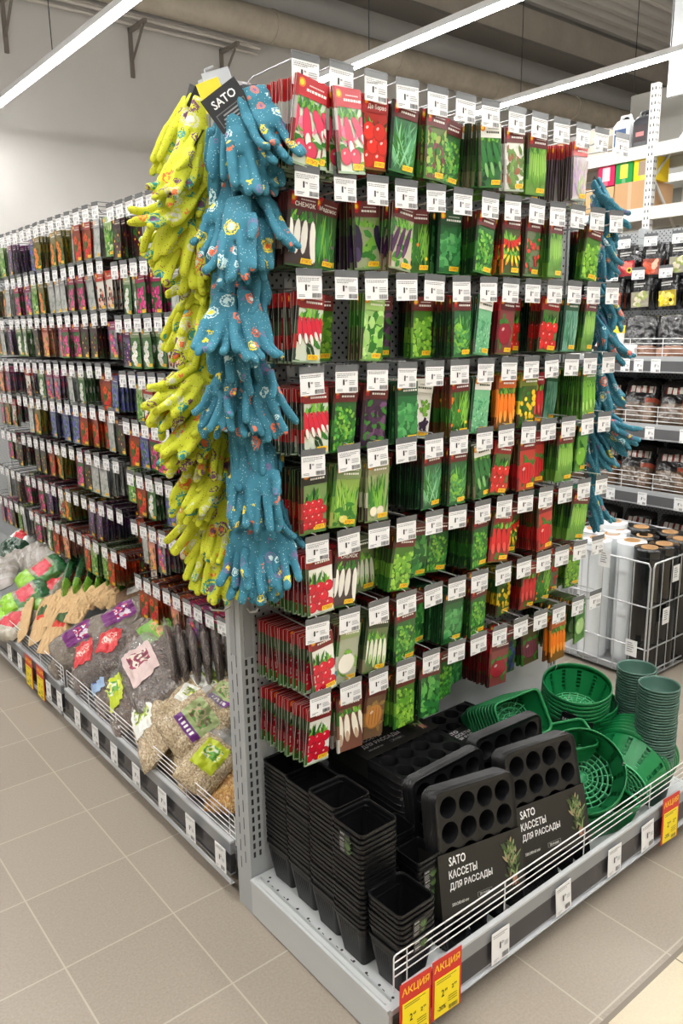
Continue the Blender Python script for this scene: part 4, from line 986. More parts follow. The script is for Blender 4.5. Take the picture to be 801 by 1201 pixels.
KL = [((26,748),(36,700),.08,0), ((42,752),(56,702),.09,1), ((56,764),(82,708),.11,1), ((60,722),(76,692),.09,0), ((72,716),(86,688),.09,0), ((82,712),(96,686),.09,0), ((90,714),(106,690),.09,0), ((100,712),(116,690),.09,0), ((112,710),(128,694),.09,0),
      ((122,708),(142,696),.09,0), ((84,730),(100,704),.09,0), ((62,734),(72,706),.08,0), ((114,704),(156,676),.12,2)]
PN = ['standing at the fence, leftmost', 'with print standing at the fence', 'with green and red print, tallest of the heap'] 
for k, (a, b, wd, m_) in enumerate(KL):
    lb = 'tan kraft pouch, %s of the loose kraft heap counted from left' % ORD[k] if m_ == 0 else ('brown pouch with a red and green print lying behind the kraft heap' if m_ == 2 else ['tan kraft pouch with green and red print, standing close to the fence', 'tan kraft pouch with green and red print, larger, before the peat bags'][k-1])
    foilbag(a, b, wd, .028, k, kraftc if m_ else plain, lb, .03, (-.8+.35*((k*5) % 4)/3, -.5-.3*(k % 3)/2, .35), 'kraft', 'kraft paper pouches')
for k, (a, b) in enumerate((((138,706),(186,688)), ((150,714),(196,698)), ((160,722),(190,708)))):
    foilbag(a, b, .12, .04, k+3, lambda u, v, s: C(120,92,66) if abs(u) > .4 else (C(200,196,190) if v > 0 else C(110,84,60)), 'brown flat pouch under the lowest tags, %s from the back' % ORD[k], .02, UPN, 'kraft', 'brown flat pouches')
# ---------------------------------------------------------------- goods standing on the end stand's base
M['blackp'] = mat('black_plastic', C(15,15,17), .36, spec=.36)
M['greenp'] = mat('green_plastic', C(14,118,62), .35)
M['sagep'] = mat('sage_green_plastic', C(70,104,92), .4)
def sq_pot(w, h, lab=0):
    """square pot: rim lip, tapered walls with ribs, floor with holes; open at the top, base at z=0"""
    mb = MB(); w0 = w*.70; r = w*.12; n = 4
    def ring(q, z): return rrect(q, q, r*q/w, z, n)
    mb.loft([ring(w0, 0), ring(w0+(w-w0)*.78, h*.80), ring(w*.935, h-.0075), ring(w*.99, h-.0075), ring(w, h-.004), ring(w, h), ring(w*.955, h), ring(w*.925, h-.004), ring(w0+(w-w0)*.75, h*.78), ring(w0*.96, .004)], C(30,30,32), 0, True, True, False)
    for k in range(9):   # vertical ribs on the lower wall
        for s in (-1, 1):
            x = (k-4)*w0*.085; y0, y1 = s*(w0/2+.0003), s*((w0+(w-w0)*.76)/2+.0003)
            mb.tube([(x, y0, .008), (x*1.1, y1, h*.78)], .0009, 4); mb.tube([(y0, x, .008), (y1, x*1.1, h*.78)], .0009, 4)
    return mb
def pot_label(w, h):
    mb = MB(); z = h-.021; y = -w/2-.0012
    mb.box(-.02, .018, y-.0006, y, z-.012, z+.018, C(40,40,40)); a = Art(mb, -y+.0008, .00006)
    a.text('SATO', -.009, z+.012, .014, WHITE, .0045)
    for j in range(4): a.rect(-.017, -.001-.002*(j % 2), z+.003-j*.0035, z+.0045-j*.0035, C(170,170,170))
    for j in range(6): a.leaf(.011, z-.008, .02, .004, PI/2+(j-2.5)*.3, jitr(rnd, C(90,120,70)))
    return mb.mesh('sticker', M['print'])
PW_, PH_ = .112, .112
P_big = sq_pot(PW_, PH_).mesh('square_pot', M['blackp']); P_small = sq_pot(.078, .085).mesh('square_pot', M['blackp']); ST = pot_label(PW_, PH_); ST2 = pot_label(.078, .085)
STK = [('back left corner by the steel post', .098, -.066, .46, P_big, ST, ()), ('second from the steel post', .094, -.172, .46, P_big, ST, ()), ('third from the steel post', .088, -.279, .475, P_big, ST, ()),
       ('tall front one with stickers', .074, -.388, .468, P_big, ST, (1, 2, 3)), ('low one at the rail corner', .088, -.497, .325, P_big, ST, (2, 3, 6)),
       ('small one against the seedling trays', .205, -.432, .345, P_small, ST2, (2, 4, 6, 8, 10, 12)), ('small one behind the tall stack', .212, -.338, .36, P_small, ST2, ())]
for sname, x, y, zt, me, st, labs in STK:
    h = PH_ if me is P_big else .085; pitch = .0128 if me is P_big else .0125
    n = int((zt-H0-h)/pitch)+1; rot = rnd.uniform(-.05, .05)
    for k in range(n):
        z = zt-h-k*pitch if k < n-1 else H0+.0005
        o = obj('square_pot', me, None, TR(x+rnd.uniform(-.0012, .0012), y+rnd.uniform(-.0012, .0012), z, rot+rnd.uniform(-.015, .015)), label='black square pot, %s from top of the stack, %s' % (ORD[k] if k < 30 else 'far down', sname) if k else 'black square pot on top of the stack, %s' % sname, cat='pot', group='stacked black square pots')
        if k in labs:
            obj('sticker', st, o, TR(0, 0, 0, (-PI/2 if sname.startswith('tall') and k < 4 else 0)))
# ------------------------------------------------ seedling trays
def tray(nx, ny, cell=.0595, dep=.046, border=.013):
    mb = MB(); w, l = nx*cell+2*border, ny*cell+2*border; n = 16
    # deck: each cell square with a round hole, plus cup below
    for i in range(nx):
        for j in range(ny):
            cx, cy = (i-(nx-1)/2)*cell, (j-(ny-1)/2)*cell; R_ = cell*.44; sq = []
            for k in range(n):
                a = 2*PI*k/n; m_ = max(abs(math.cos(a)), abs(math.sin(a))); sq.append((cx+cell/2*math.cos(a)/m_, cy+cell/2*math.sin(a)/m_, 0))
            rim = [(cx+R_*math.cos(2*PI*k/n), cy+R_*math.sin(2*PI*k/n), 0) for k in range(n)]
            lip = [(cx+R_*.95*math.cos(2*PI*k/n), cy+R_*.95*math.sin(2*PI*k/n), -.003) for k in range(n)]
            bot = [(cx+R_*.62*math.cos(2*PI*k/n), cy+R_*.62*math.sin(2*PI*k/n), -dep) for k in range(n)]
            mb.loft([sq, rim], WHITE, 0, False, False, False); mb.loft([rim, lip, bot], WHITE, 0, False, True, True)
    # rounded border with turned-down skirt
    inn = rrect(nx*cell, ny*cell, .001, 0, 3)
    mb.loft([inn, rrect(w-.008, l-.008, .022, .0005, 3), rrect(w-.004, l-.004, .024, .003, 3), rrect(w, l, .026, .001, 3), rrect(w+.002, l+.002, .027, -.012, 3), rrect(w+.006, l+.006, .029, -.0135, 3)], WHITE, 0, False, False, True)
    return mb, w, l
def band(w, l, v0, v1, mirror=False, text=True, dz=.004, skirt=.07, toff=0.):
    """printed cardboard sleeve round the tray bundle, from v0 to v1 along the length"""
    mb = MB(); BK = C(31,30,27)
    mb.box(-w/2-.004, w/2+.004, v0, v1, dz, dz+.001, BK); mb.box(-w/2-.005, -w/2-.004, v0, v1, -skirt, dz+.001, BK); mb.box(w/2+.004, w/2+.005, v0, v1, -skirt, dz+.001, BK)
    tmp = MB(); a = Art(tmp, .0012, .00008); hh = v1-v0
    if text:
        a.text('SATO', -w*.30, hh*(.36+toff), w*.2, WHITE, hh*.14); a.text('КАССЕТЫ', -w*.24, hh*(.16+toff), w*.34, WHITE, hh*.13); a.text('ДЛЯ РАССАДЫ', -w*.15, hh*(-.03+toff), w*.52, WHITE, hh*.13)
        a.text('330х240х60 мм', -w*.30, -hh*.3, w*.2, C(200,200,196), hh*.05); a.rect(-w*.09, w*.09, -hh*.34, -hh*.26, C(150,150,146)); a.rect(-w*.086, w*.086, -hh*.335, -hh*.265, BK); a.text('20 ячеек', 0, -hh*.3, w*.13, C(200,200,196), hh*.045)
        r = random.Random(3)
        for j in range(60): a.leaf(w*.36+r.uniform(-.016, .016), hh*r.uniform(-.3, .3), r.uniform(.015, .03), .006, r.uniform(.6, 2.6), jitr(r, r.choice([C(86,110,60), C(120,140,90), C(150,130,100), C(60,80,40)])))
        for j in range(8): a.leaf(w*.37+r.uniform(-.006, .006), -hh*.2, .03, .003, -PI/2+r.uniform(-.4, .4), jitr(r, C(170,120,100)))
    # art drawn on XZ plane facing -Y -> rotate onto the sleeve top (XY plane facing +Z)
    Rm = Matrix.Translation((0, (v0+v1)/2, dz+.0008)) @ Matrix.Rotation(-PI/2, 4, 'X')
    mb.merge(tmp, Matrix.Translation((0, (v0+v1)/2, dz+.001)) @ Matrix(((1,0,0,0),(0,0,1,0),(0,-1,0,0),(0,0,0,1))))
    return mb
T46, TW, TL = tray(4, 6); T45, _, TL5 = tray(4, 5)
TM6 = T46.mesh('seedling_tray', M['blackp']); TM5 = T45.mesh('seedling_tray', M['blackp'])
def lean(pl, pr, bot, n, nm, withband, grp):
    """bundle of trays leaning back: pl, pr = top left and right corners, bot = y of the foot"""
    A, B = Vector(pl), Vector(pr); x = (B-A).normalized(); c = (A+B)/2
    foot = Vector((c.x-x.y*0, bot, H0+.012)); y = (c-foot); y = (y-x*y.dot(x)).normalized(); z = x.cross(y)
    Lc = TL
    org = c-y*(Lc/2)
    for k in range(n):
        o_ = org-z*(.008*k)
        Mx = Matrix(((x.x, y.x, z.x, o_.x), (x.y, y.y, z.y, o_.y), (x.z, y.z, z.z, o_.z), (0,0,0,1)))
        t = obj('seedling_tray', TM6, None, Mx, label='black round cell seedling tray, %s of %s' % ('front' if k == 0 else ORD[k], nm), cat='seedling tray', group=grp)
    if withband:
        Mx = Matrix(((x.x, y.x, z.x, org.x), (x.y, y.y, z.y, org.y), (x.z, y.z, z.z, org.z), (0,0,0,1)))
        band(TW, TL, -TL/2+.085, TL/2-.145).build('paper_sleeve', M['print'], None, Mx, label='dark printed paper sleeve around %s' % nm, cat='paper sleeve')
lean((.255,-.435,.475), (.507,-.462,.452), -.535, 5, 'the left leaning tray bundle', True, 'leaning seedling trays')
lean((.528,-.418,.470), (.780,-.452,.460), -.535, 5, 'the right leaning tray bundle', True, 'leaning seedling trays')
lean((.262,-.350,.462), (.51,-.352,.470), -.40, 3, 'the rear bundle behind the left one', False, 'leaning seedling trays')
lean((.52,-.325,.475), (.77,-.345,.480), -.38, 3, 'the rear bundle behind the right one', False, 'leaning seedling trays')
for k in range(16):
    z = .44-k*.0195
    obj('seedling_tray', TM5, None, TR(.40+rnd.uniform(-.002, .002), -.150+rnd.uniform(-.002, .002), z, .02+rnd.uniform(-.01, .01)), label='black seedling tray lying flat, %s of the flat stack from top' % ORD[k], cat='seedling tray', group='flat seedling trays')
band(TW, TL5, -TL5/2+.135, -TL5/2+.285, skirt=.05, toff=-.12).build('paper_sleeve', M['print'], None, TR(.40, -.150, .441, .02), label='dark printed paper sleeve on the flat stack of trays', cat='paper sleeve')
for k in range(8):
    obj('seedling_tray', TM5, None, TR(.72, -.15, .36-k*.0335, .05), label='black seedling tray in the low flat stack behind the leaning bundles, %s from top' % ORD[k], cat='seedling tray', group='low flat seedling trays')
band(TW, TL5, -TL5/2+.1, -TL5/2+.2, text=True, skirt=.03).build('paper_sleeve', M['print'], None, TR(.72, -.15, .361, .05), label='dark paper sleeve with plant picture on the low flat stack', cat='paper sleeve')
# ------------------------------------------------ green baskets
def round_basket(R_=.108, h=.10):
    mb = MB(); n = 36; r0 = R_*.74; G = C(16,120,64); G_LIT = C(84,190,130)  # lighter green paints light shining through the thin floor lattice; same plastic
    mb.lathe([(R_, h), (R_*.985, h+.002), (R_*.965, h), (R_*.955, h-.016), (R_*.96, h-.0085), (R_*1.0, h-.0085), (R_*1.008, h-.004), (R_, h)], n, G)
    for k in range(12):  # wall panels with slots between
        a0, a1 = 2*PI*(k+.13)/12, 2*PI*(k+.87)/12
        rr = []
        for (q, z) in ((R_*.965, h-.018), (R_*.90, h*.55), (r0, .0)):
            rr.append([(q*math.cos(a0+(a1-a0)*i/4), q*math.sin(a0+(a1-a0)*i/4), z) for i in range(5)])
        mb.loft(rr, G, 0, False, False, True, None, False); 
        mb.loft([[(p[0]*.975, p[1]*.975, p[2]) for p in r_] for r_ in rr][::-1], G, 0, False, False, True, None, False)
        am = 2*PI*k/12
        for (z0, z1) in ((0, h*.12), (h*.30, h*.36), (h*.54, h*.60), (h*.78, h-.016)):  # bridges across the slots
            f = lambda z: r0+(R_*.965-r0)*(z/(h-.018))
            pts = []
            for z in (z0, z1): pts += [(f(z)*.99*math.cos(am-.075), f(z)*.99*math.sin(am-.075), z), (f(z)*.99*math.cos(am+.075), f(z)*.99*math.sin(am+.075), z)]
            mb.add(pts, [(0, 1, 3, 2)], G)
    for q in (.2, .36, .52, .68, .84, 1.0): mb.tube([(r0*q*math.cos(2*PI*i/n), r0*q*math.sin(2*PI*i/n), .001) for i in range(n)], .0026, 5, G_LIT, 0, True)
    for k in range(18): a = 2*PI*k/18; mb.tube([(r0*.2*math.cos(a), r0*.2*math.sin(a), .001), (r0*math.cos(a+.12), r0*math.sin(a+.12), .001)], .0021, 4, G_LIT)
    mb.lathe([(.0001, .002), (r0*.2, .002), (r0*.2, 0)], 16, G_LIT)
    return mb.mesh('round_basket', M['plastic'])
RB = round_basket()
mb = MB(); mb.box(-.017, .017, -.0008, .0008, -.042, 0, C(18,18,20)); a = Art(mb, .001, .0001); a.text('SATO', 0, -.020, .026, WHITE, .008); HT_ = mb.mesh('hang_tag', M['print'])
mb = MB(); mb.tube([(0, 0, 0), (.004, -.002, .012), (-.002, -.004, .026)], .0009, 5, C(220,222,222)); TIE = mb.mesh('plastic_tie', M['plastic'])
def basket(me, Mx, label, group, tag=None, tie=None):
    o = obj(me.name.split('.')[0], me, None, Mx, label=label, cat='basket', group=group)
    if tag is not None: obj('hang_tag', HT_, o, tag)
    if tie is not None: obj('plastic_tie', TIE, o, tie)
    return o
c = at(675, 797, 2, .452)
nst = 11
for k in range(nst):
    z = .452-.10-k*.0145
    if k >= 6: dx, dy, rr_ = .034, -.004, 1.1
    else: dx, dy, rr_ = 0, 0, 1.0
    basket(RB, TR(c.x+dx+.002*k, c.y+dy+.0025*k, max(z-(.004 if k >= 6 else 0), H0+.002+.0*(k < 9)), 0, 0, 0) @ Matrix.Rotation(-.20 if k < 6 else -.06, 4, -Vector(cr)) @ Matrix.Scale(rr_, 4), 'green round slotted basket, %s from top of the upright stack' % ORD[k], 'upright green round baskets',
           (TR(-.079, -.093, .085, -.7, 0, 0, 1.5) if k == 3 else TR(-.110, -.056, .085, -1.1, 0, .15, 1.3)) if k in (1, 3) else None, TR(-.1, -.035, .098, .3) if k in (0, 3) else (TR(.02, .1, .1) if k == 1 else None))
def orient(c, axis, spin=0, s=1):   # z axis of the thing along 'axis', centred at the rim plane
    z = Vector(axis).normalized(); x = Vector((0, 0, 1)).cross(z).normalized(); y = z.cross(x)
    Mx = Matrix(((x.x, y.x, z.x, c[0]), (x.y, y.y, z.y, c[1]), (x.z, y.z, z.z, c[2]), (0,0,0,1)))
    return Mx @ Matrix.Rotation(spin, 4, 'Z') @ Matrix.Scale(s, 4) @ Matrix.Translation((0, 0, -.10))
c1 = at(683, 903, 1, -.452); ax = Vector((-.62, -.42, .66))
for k in range(7):
    q = c1-ax.normalized()*(.014*k)
    basket(RB, orient(q, ax, .1, 1.12), 'green round slotted basket tipped toward the viewer, %s' % ('foremost' if k == 0 else ORD[k]+' behind it'), 'tipped green round baskets', None, TR(.1, .02, .1) if k in (0, 2) else None)
c2 = at(748, 880, 1, -.43); ax2 = Vector((.72, .12, .22))
for k in range(6):
    q = c2-ax2.normalized()*(.0145*k-.03)
    basket(RB, orient(q, ax2, .1, 1.1), 'green round basket lying on its side beside the rail, %s' % ('outermost' if k == 0 else ORD[k]+' inward'), 'green round baskets on their side', TR(.0, -.1, .06) if k == 1 else None, TR(.02, -.1, .09) if k == 0 else None)
def rect_basket(w=.20, d=.15, h=.085):
    mb = MB(); G = C(16,118,62); G_LIT = C(70,170,112); n = 4; w0, d0 = w*.8, d*.76  # floor lattice coloured lighter as if light passes through the same plastic
    mb.loft([rrect(w, d, .024, h, n), rrect(w+.002, d+.002, .025, h+.002, n), rrect(w-.012, d-.012, .02, h+.001, n), rrect(w-.014, d-.014, .02, h-.012, n), rrect(w+.001, d+.001, .024, h-.012, n), rrect(w, d, .024, h, n)], G, 0, False, False, True)
    mb.loft([rrect(w-.014, d-.014, .02, h-.012, n), rrect(w*.93, d*.91, .02, h*.6, n), rrect(w0, d0, .018, .0, n)], G, 0, False, False, True)
    mb.loft([rrect(w0-.003, d0-.003, .017, .0, n), rrect(w*.915, d*.895, .019, h*.6, n), rrect(w-.018, d-.018, .019, h-.012, n)], G, 0, False, False, True)
    # floor: oval rings and rays
    for q in (.35, .65, .95): mb.tube([(w0/2*q*math.cos(2*PI*i/24), d0/2*q*math.sin(2*PI*i/24), .001) for i in range(24)], .0028, 5, G_LIT, 0, True)
    for k in range(14): a = 2*PI*k/14; m_ = max(abs(math.cos(a)), abs(math.sin(a))); mb.tube([(.008*math.cos(a), .008*math.sin(a), .001), (w0/2*.97*math.cos(a)/m_, d0/2*.97*math.sin(a)/m_, .001)], .0024, 5, G_LIT)
    for k in range(6): mb.tube([(-w0*.42, d0*(-.4+.16*k), .0), (w0*.42, d0*(-.4+.16*k), .0)], .0014, 4, G)
    return mb.mesh('rectangular_basket', M['plastic'])
QB = rect_basket()
c3 = at(614, 841, 1, -.31); ax3 = Vector((-.2, -.86, .5))
for k in range(10):
    q = c3-ax3.normalized()*(.017*k)
    z = ax3.normalized(); x = Vector((.97, -.2, .1)); x = (x-z*x.dot(z)).normalized(); y = z.cross(x)
    Mx = Matrix(((x.x, y.x, z.x, q.x), (x.y, y.y, z.y, q.y), (x.z, y.z, z.z, q.z), (0,0,0,1))) @ Matrix.Scale(.86, 4) @ Matrix.Translation((0, 0, -.085))
    basket(QB, Mx, 'green rectangular basket tipped forward, %s' % ('foremost' if k == 0 else ORD[k]+' behind it'), 'green rectangular baskets', TR(-.05, -.03, .06) if k == 0 else None)
c4 = at(664, 856, 1, -.35)
basket(QB, TR(c4.x, c4.y, c4.z-.075, -.5, .25, -.1, .8), 'green rectangular basket wedged behind the right tray bundle', 'green rectangular baskets')
c5 = at(706, 950, 1, -.49)
basket(QB, TR(c5.x+.02, -.46, H0+.012, -.3, .1, 0), 'green rectangular basket lying flat under the tipped round baskets', 'green rectangular baskets')
# ------------------------------------------------ sage round pots
def round_pot(R_=.061, h=.10):
    mb = MB(); mb.lathe([(R_*.70, 0), (R_*.94, h-.0055), (R_*.985, h-.0055), (R_, h-.003), (R_, h), (R_*.95, h), (R_*.925, h-.006), (R_*.68, .004), (.0001, .004)], 28, C(70,104,92), 0, True, False)
    return mb.mesh('round_pot', M['sagep'])
RP = round_pot()
mb = MB(); mb.box(-.016, .016, -.0006, .0006, -.01, .016, C(20,22,22)); a = Art(mb, .0008, .0001); a.text('SATO', 0, .008, .022, WHITE, .005); a.rect(-.012, .012, -.006, .001, C(120,124,120)); RPL = mb.mesh('sticker', M['print'])
for nm, px, zt in (('farther stack', (747,782), .49), ('nearer stack', (773,802), .50)):
    c = at(*px, 2, zt); n = int((zt-H0-.10)/.0088)+1
    for k in range(n):
        z = zt-.10-k*.0088 if k < n-1 else H0+.0005
        o = obj('round_pot', RP, None, TR(c.x+rnd.uniform(-.001, .001), c.y+rnd.uniform(-.001, .001), z, rnd.uniform(0, 6)), label='sage green round pot, %s in the %s' % (ORD[k]+' from top' if k < 30 else ORD[n-1-k]+' from bottom', nm), cat='pot', group='stacked sage round pots')
        if k in (1, 6, 12, 17): obj('sticker', RPL, o, TR(.012, -.058, .085, .2))
# ---------------------------------------------------------------- opposite gondola on the right
XR, XF = 3.35, 2.80
rg = thing('gondola_bay', 'grey shelving bay across the right aisle with dark bags and black packs', 'shelf stand')
mb = MB(); mb.box(XR, XR+.03, -1.4, 3.2, .11, 2.085); mb.build('perforated_panel', M['perfy'], rg)
for y in (-.35, .98, 2.31):
    mb = MB(); mb.box(XR-.015, XR+.045, y-.02, y+.02, 0, 2.1, GREY); mb.build('upright', M['paint'], rg)
mb = MB(); mb.box(XF+.02, XR, -1.4, 3.2, .0, .12, C(150,152,152)); mb.build('base_shelf', M['paint'], rg)
M['railr'] = mat('grey_rail', attr=True, rough=.3)
SHZ = [(1.375, .55), (1.035, .55), (.69, .55), (.30, .55)]
for z, d in SHZ:
    mb = MB(); mb.box(XF+.01, XR, -1.4, 3.2, z-.035, z, C(160,162,164)); mb.build('shelf', M['paint'], rg)
    mb = MB(); mb.box(XF-.006, XF+.01, -1.4, 3.2, z-.045, z+.035, C(172,174,176)); mb.box(XF-.007, XF-.006, -1.4, 3.2, z-.038, z+.012, C(92,92,94)); mb.build('price_rail', M['railr'], rg)
    mb = MB()
    for k in range(4): mb.tube([(XF, -1.4, z+.05+.024*k), (XF, 3.2, z+.05+.024*k)], .002, 5)
    for k in range(26): mb.tube([(XF, -1.3+.18*k, z+.02), (XF, -1.3+.18*k, z+.125)], .002, 5)
    mb.build('wire_fence', M['whitewire'], rg)
ly = 0
for z, d in SHZ[:3]:
    for k in range(9):
        y = .15+.19*k+rnd.uniform(-.02, .02)
        if z == 1.375 and k in (3, 4): y = .62+.075*(k-3)
        obj('price_label', SLM[k % 3], None, TR(XF-.009, y, z-.012, -PI/2, 0, 0, 1.15), label='white label on the aisle gondola rail, %s from the front on the %s shelf' % (ORD[k], {1.375: 'upper', 1.035: 'middle', .69: 'lower'}[z]), cat='price label', group='labels on the aisle gondola')
# hung black packs, two rows of hooks
def black_pack(seed):
    r = random.Random(seed); w, h = .125, .17; mb = MB()
    rings = []
    for q, z in ((.002, 0), (.004, -.03), (.012, -.08), (.013, -.13), (.003, -h)): rings.append([(-w/2, 0, z), (-w/4, -q, z), (w/4, -q, z), (w/2, 0, z), (w/4, q, z), (-w/4, q, z)])
    mb.loft(rings, C(22,22,24), 0, True, True, True); a = Art(mb, .0145, .0001)
    cols = [[C(214,90,60), C(230,180,150)], [C(236,206,40), C(240,220,110)], [C(206,50,60), C(226,110,100)], [C(206,200,170), C(150,160,90)], [C(190,120,90), C(220,170,140)]][seed % 5]
    a.rect(-.05, .05, -.155, -.075, mixc(cols[0], BLACK, .55))
    for i in range(12): a.el(r.uniform(-.035, .035), r.uniform(-.145, -.085), r.uniform(.010, .022), r.uniform(.008, .016), jitr(r, r.choice(cols)), r.uniform(0, 3))
    if seed % 5 in (1, 2): a.el(.02, -.125, .016, .014, C(240,206,40)); a.el(.02, -.125, .010, .009, C(60,50,20))
    for j in range(2): a.rect(-.035, .02+.01*j, -.05+.012*j, -.043+.012*j, C(190,190,186))
    return mb.mesh('black_pack', M['foil'])
BP = [black_pack(k) for k in range(5)]
for rI, (z, xp) in enumerate(((2.03, 3.0), (1.865, 2.92))):
    for k in range(11):
        y = .42+.155*k+(.06 if rI else 0)
        h = hook('run', TR(XR, y, z, -PI/2), 'peg hook with white tag on the aisle gondola, %s from front, %s row' % (ORD[k], ['upper', 'lower'][rI]), 'tag hooks of the aisle gondola', rnd.uniform(-.04, .04), 1.1)
        for j in range(3):
            obj('black_pack', BP[(k*2+rI*3+1) % 5], None, TR(XR-.30+.045*j, y+rnd.uniform(-.006, .006), z-.05, -PI/2+rnd.uniform(-.12, .12), 0, rnd.uniform(-.05, .05)), label='black hanging pack with picture window, %s from the front in the %s row, %s' % (ORD[k], ['upper', 'lower'][rI], ['foremost', 'second in', 'third in'][j]), cat='pack', group='black packs on the aisle gondola')
# bags on shelves
def darkbag(seed):
    def f(u, v, s):
        if .3 < u < .62 and abs(v) < .7: return C(206,200,190) if int((v+1)*9) % 3 else C(120,30,30)
        if u < -.1: return C(84,68,54) if v > -.2 else C(112,88,68)
        if -.1 < u < .12 and v < -.2: return C(170,80,60)
        return C(30,28,28)
    return bag_bm(.27, .19, .075, seed, f).mesh('compost_bag', M['foil'])
DBG = [darkbag(k) for k in range(3)]
for z, d in SHZ[1:3]:
    for row in range(2):
        for k in range(9):
            A = Vector((XF+.05+.16*row, .02+.205*k+.05*row, z+.012)); B = A+Vector((.13, .05, .235))
            n = Vector((-.8, -.35, .5)); Mx = frame(A, B, n)
            obj('compost_bag', DBG[k % 3], None, Mx, label='dark printed compost bag, %s from the front, %s row of the %s shelf' % (ORD[k], ['front', 'rear'][row], 'middle' if z == 1.035 else 'lower'), cat='bag', group='dark bags on the aisle gondola')
for k in range(9):
    A = Vector((XF+.1, .02+.21*k, .32)); obj('compost_bag', DBG[(k+1) % 3], None, frame(A, A+Vector((.12, .02, .25)), (-.85, -.3, .4)), label='dark brown compost bag behind the film rolls, %s from the front' % ORD[k], cat='bag', group='dark bags behind the rolls')
# upper shelf: white crates with yellow lids and glossy black sacks
TY0, TY1 = at(747, 390, 0, 3.0).y, at(712, 390, 0, 3.0).y
for k in range(5):
    t = thing('plastic_tub', 'white plastic tub with yellow lid on the aisle shelf, %s from the front' % ORD[k], 'tub', TR(XF+.2, TY0+(TY1-TY0)*(k+.5)/5, 1.375), 'white tubs with yellow lids')
    mb = MB(); mb.loft([rrect(.05, .05, .01, 0), rrect(.056, .056, .012, .15)], C(226,226,222)); mb.build('body', M['plastic'], t)
    mb = MB(); mb.loft([rrect(.058, .058, .012, .15), rrect(.058, .058, .012, .185), rrect(.05, .05, .01, .19)], C(238,200,24)); mb.build('lid', M['plastic'], t)
for k in range(4):
    mb = MB(); mb.loft([rrect(.09, .1, .01, 0), rrect(.09, .1, .01, .085), rrect(.08, .09, .01, .09)], C(220,220,216))
    mb.build('white_box', M['plastic'], None, TR(XF+.085, TY0-.03+.105*k, 1.377), label='small white box before the yellow lidded tubs, %s from the front' % ORD[k], cat='box', group='small white boxes')
blk = lambda u, v, s: C(26,26,28) if u > -.35 else C(150,110,90)
for k in range(4):
    A = Vector((XF+.12, .12+.19*k, 1.39)); bag_bm(.26, .2, .1, k, blk).build('glossy_sack', M['foil'], None, frame(A, A+Vector((.05, .02, .2)), (-.9, -.3, .3)), label='glossy black sack on the upper aisle shelf, %s from the front' % ORD[k], cat='bag', group='glossy black sacks')
# ---------------------------------------------------------------- wire basket with film rolls
BX0, BX1, BY0, BY1, BZ = 2.115, 2.75, .085, .72, .555
t = thing('wire_basket', 'tall silver wire basket holding white and black film rolls', 'basket')
def panel(p, q, name):
    mb = MB(); P_, Q_ = Vector(p), Vector(q); L = (Q_-P_).length; e = (Q_-P_).normalized(); f = lambda a, z: tuple(P_+e*a+Vector((0, 0, z)))
    mb.tube([f(.01, .02), f(.01, BZ-.02), f(.02, BZ), f(L-.02, BZ), f(L-.01, BZ-.02), f(L-.01, .02)], .0042, 7)
    for z in (.05, .16, .355): mb.tube([f(.0, z), f(L, z)], .0036, 6)
    n = int(L/.075)
    for k in range(1, n): mb.tube([f(.01+(L-.02)*k/n, .02), f(.01+(L-.02)*k/n, BZ)], .0022, 5)
    mb.build(name, M['wire'], t)
panel((BX0, BY0, 0), (BX0, BY1, 0), 'side_panel'); panel((BX0, BY0, 0), (BX1, BY0, 0), 'front_panel'); panel((BX1, BY0, 0), (BX1, BY1, 0), 'side_panel'); panel((BX0, BY1, 0), (BX1, BY1, 0), 'rear_panel')
mb = MB(); mb.box(BX0, BX1, BY0, BY1, .02, .028, C(150,150,150))
mb.build('floor_panel', M['paint'], t)
M['rollw'] = mat('clear_white_film', C(232,236,238), .22, coat=.5); M['rollb'] = mat('black_film', C(14,14,15), .2, coat=.4)
M['core'] = mat('cardboard_core', C(176,136,92), .8)
def roll(x, y, zt, R_, white, label):
    t = thing('film_roll', label, 'film roll', TR(x, y, .03, rnd.uniform(0, 6)), 'film rolls in the basket'); h = zt-.03
    mb = MB(); mb.lathe([(.033, .0), (R_*.99, 0), (R_, .02), (R_*1.004, h*.3), (R_*.995, h*.6), (R_, h-.01), (R_*.985, h), (.034, h)], 32, WHITE, 0)
    mb.build('film', M['rollw' if white else 'rollb'], t)
    mb = MB(); mb.lathe([(.030, 0), (.030, h+.004), (.036, h+.004), (.036, h*.9)], 20, WHITE); mb.lathe([(.0001, h-.05), (.030, h-.05)], 20); mb.build('core', M['core'], t)
    return t
RR = [((762,642),.60,0,'black film roll nearest the basket corner'), ((741.5,634),.60,1,'white film roll next to the black one at the corner'), ((718,626),.60,1,'white film roll left of the corner one'), ((724,620),.61,1,'white film roll in the second rank'),
      ((720,611),.64,1,'white film roll at the back, tallest of the white'), ((701,631),.60,1,'white film roll behind the last price tag'), ((697,620),.60,1,'white film roll at the far left of the basket'),
      ((752,618),.62,0,'black film roll at the back, leftmost of the black'), ((756,628),.60,0,'black film roll in the second rank'), ((779,638),.60,0,'black film roll right of the corner one'), ((786,624),.60,0,'black film roll toward the right picture edge'), ((799,632),.60,0,'black film roll at the right picture edge')]
for (px, zt, wt, lb) in RR:
    p = at(px[0], px[1], 2, zt); roll(p.x, p.y, zt, .066, wt, lb)
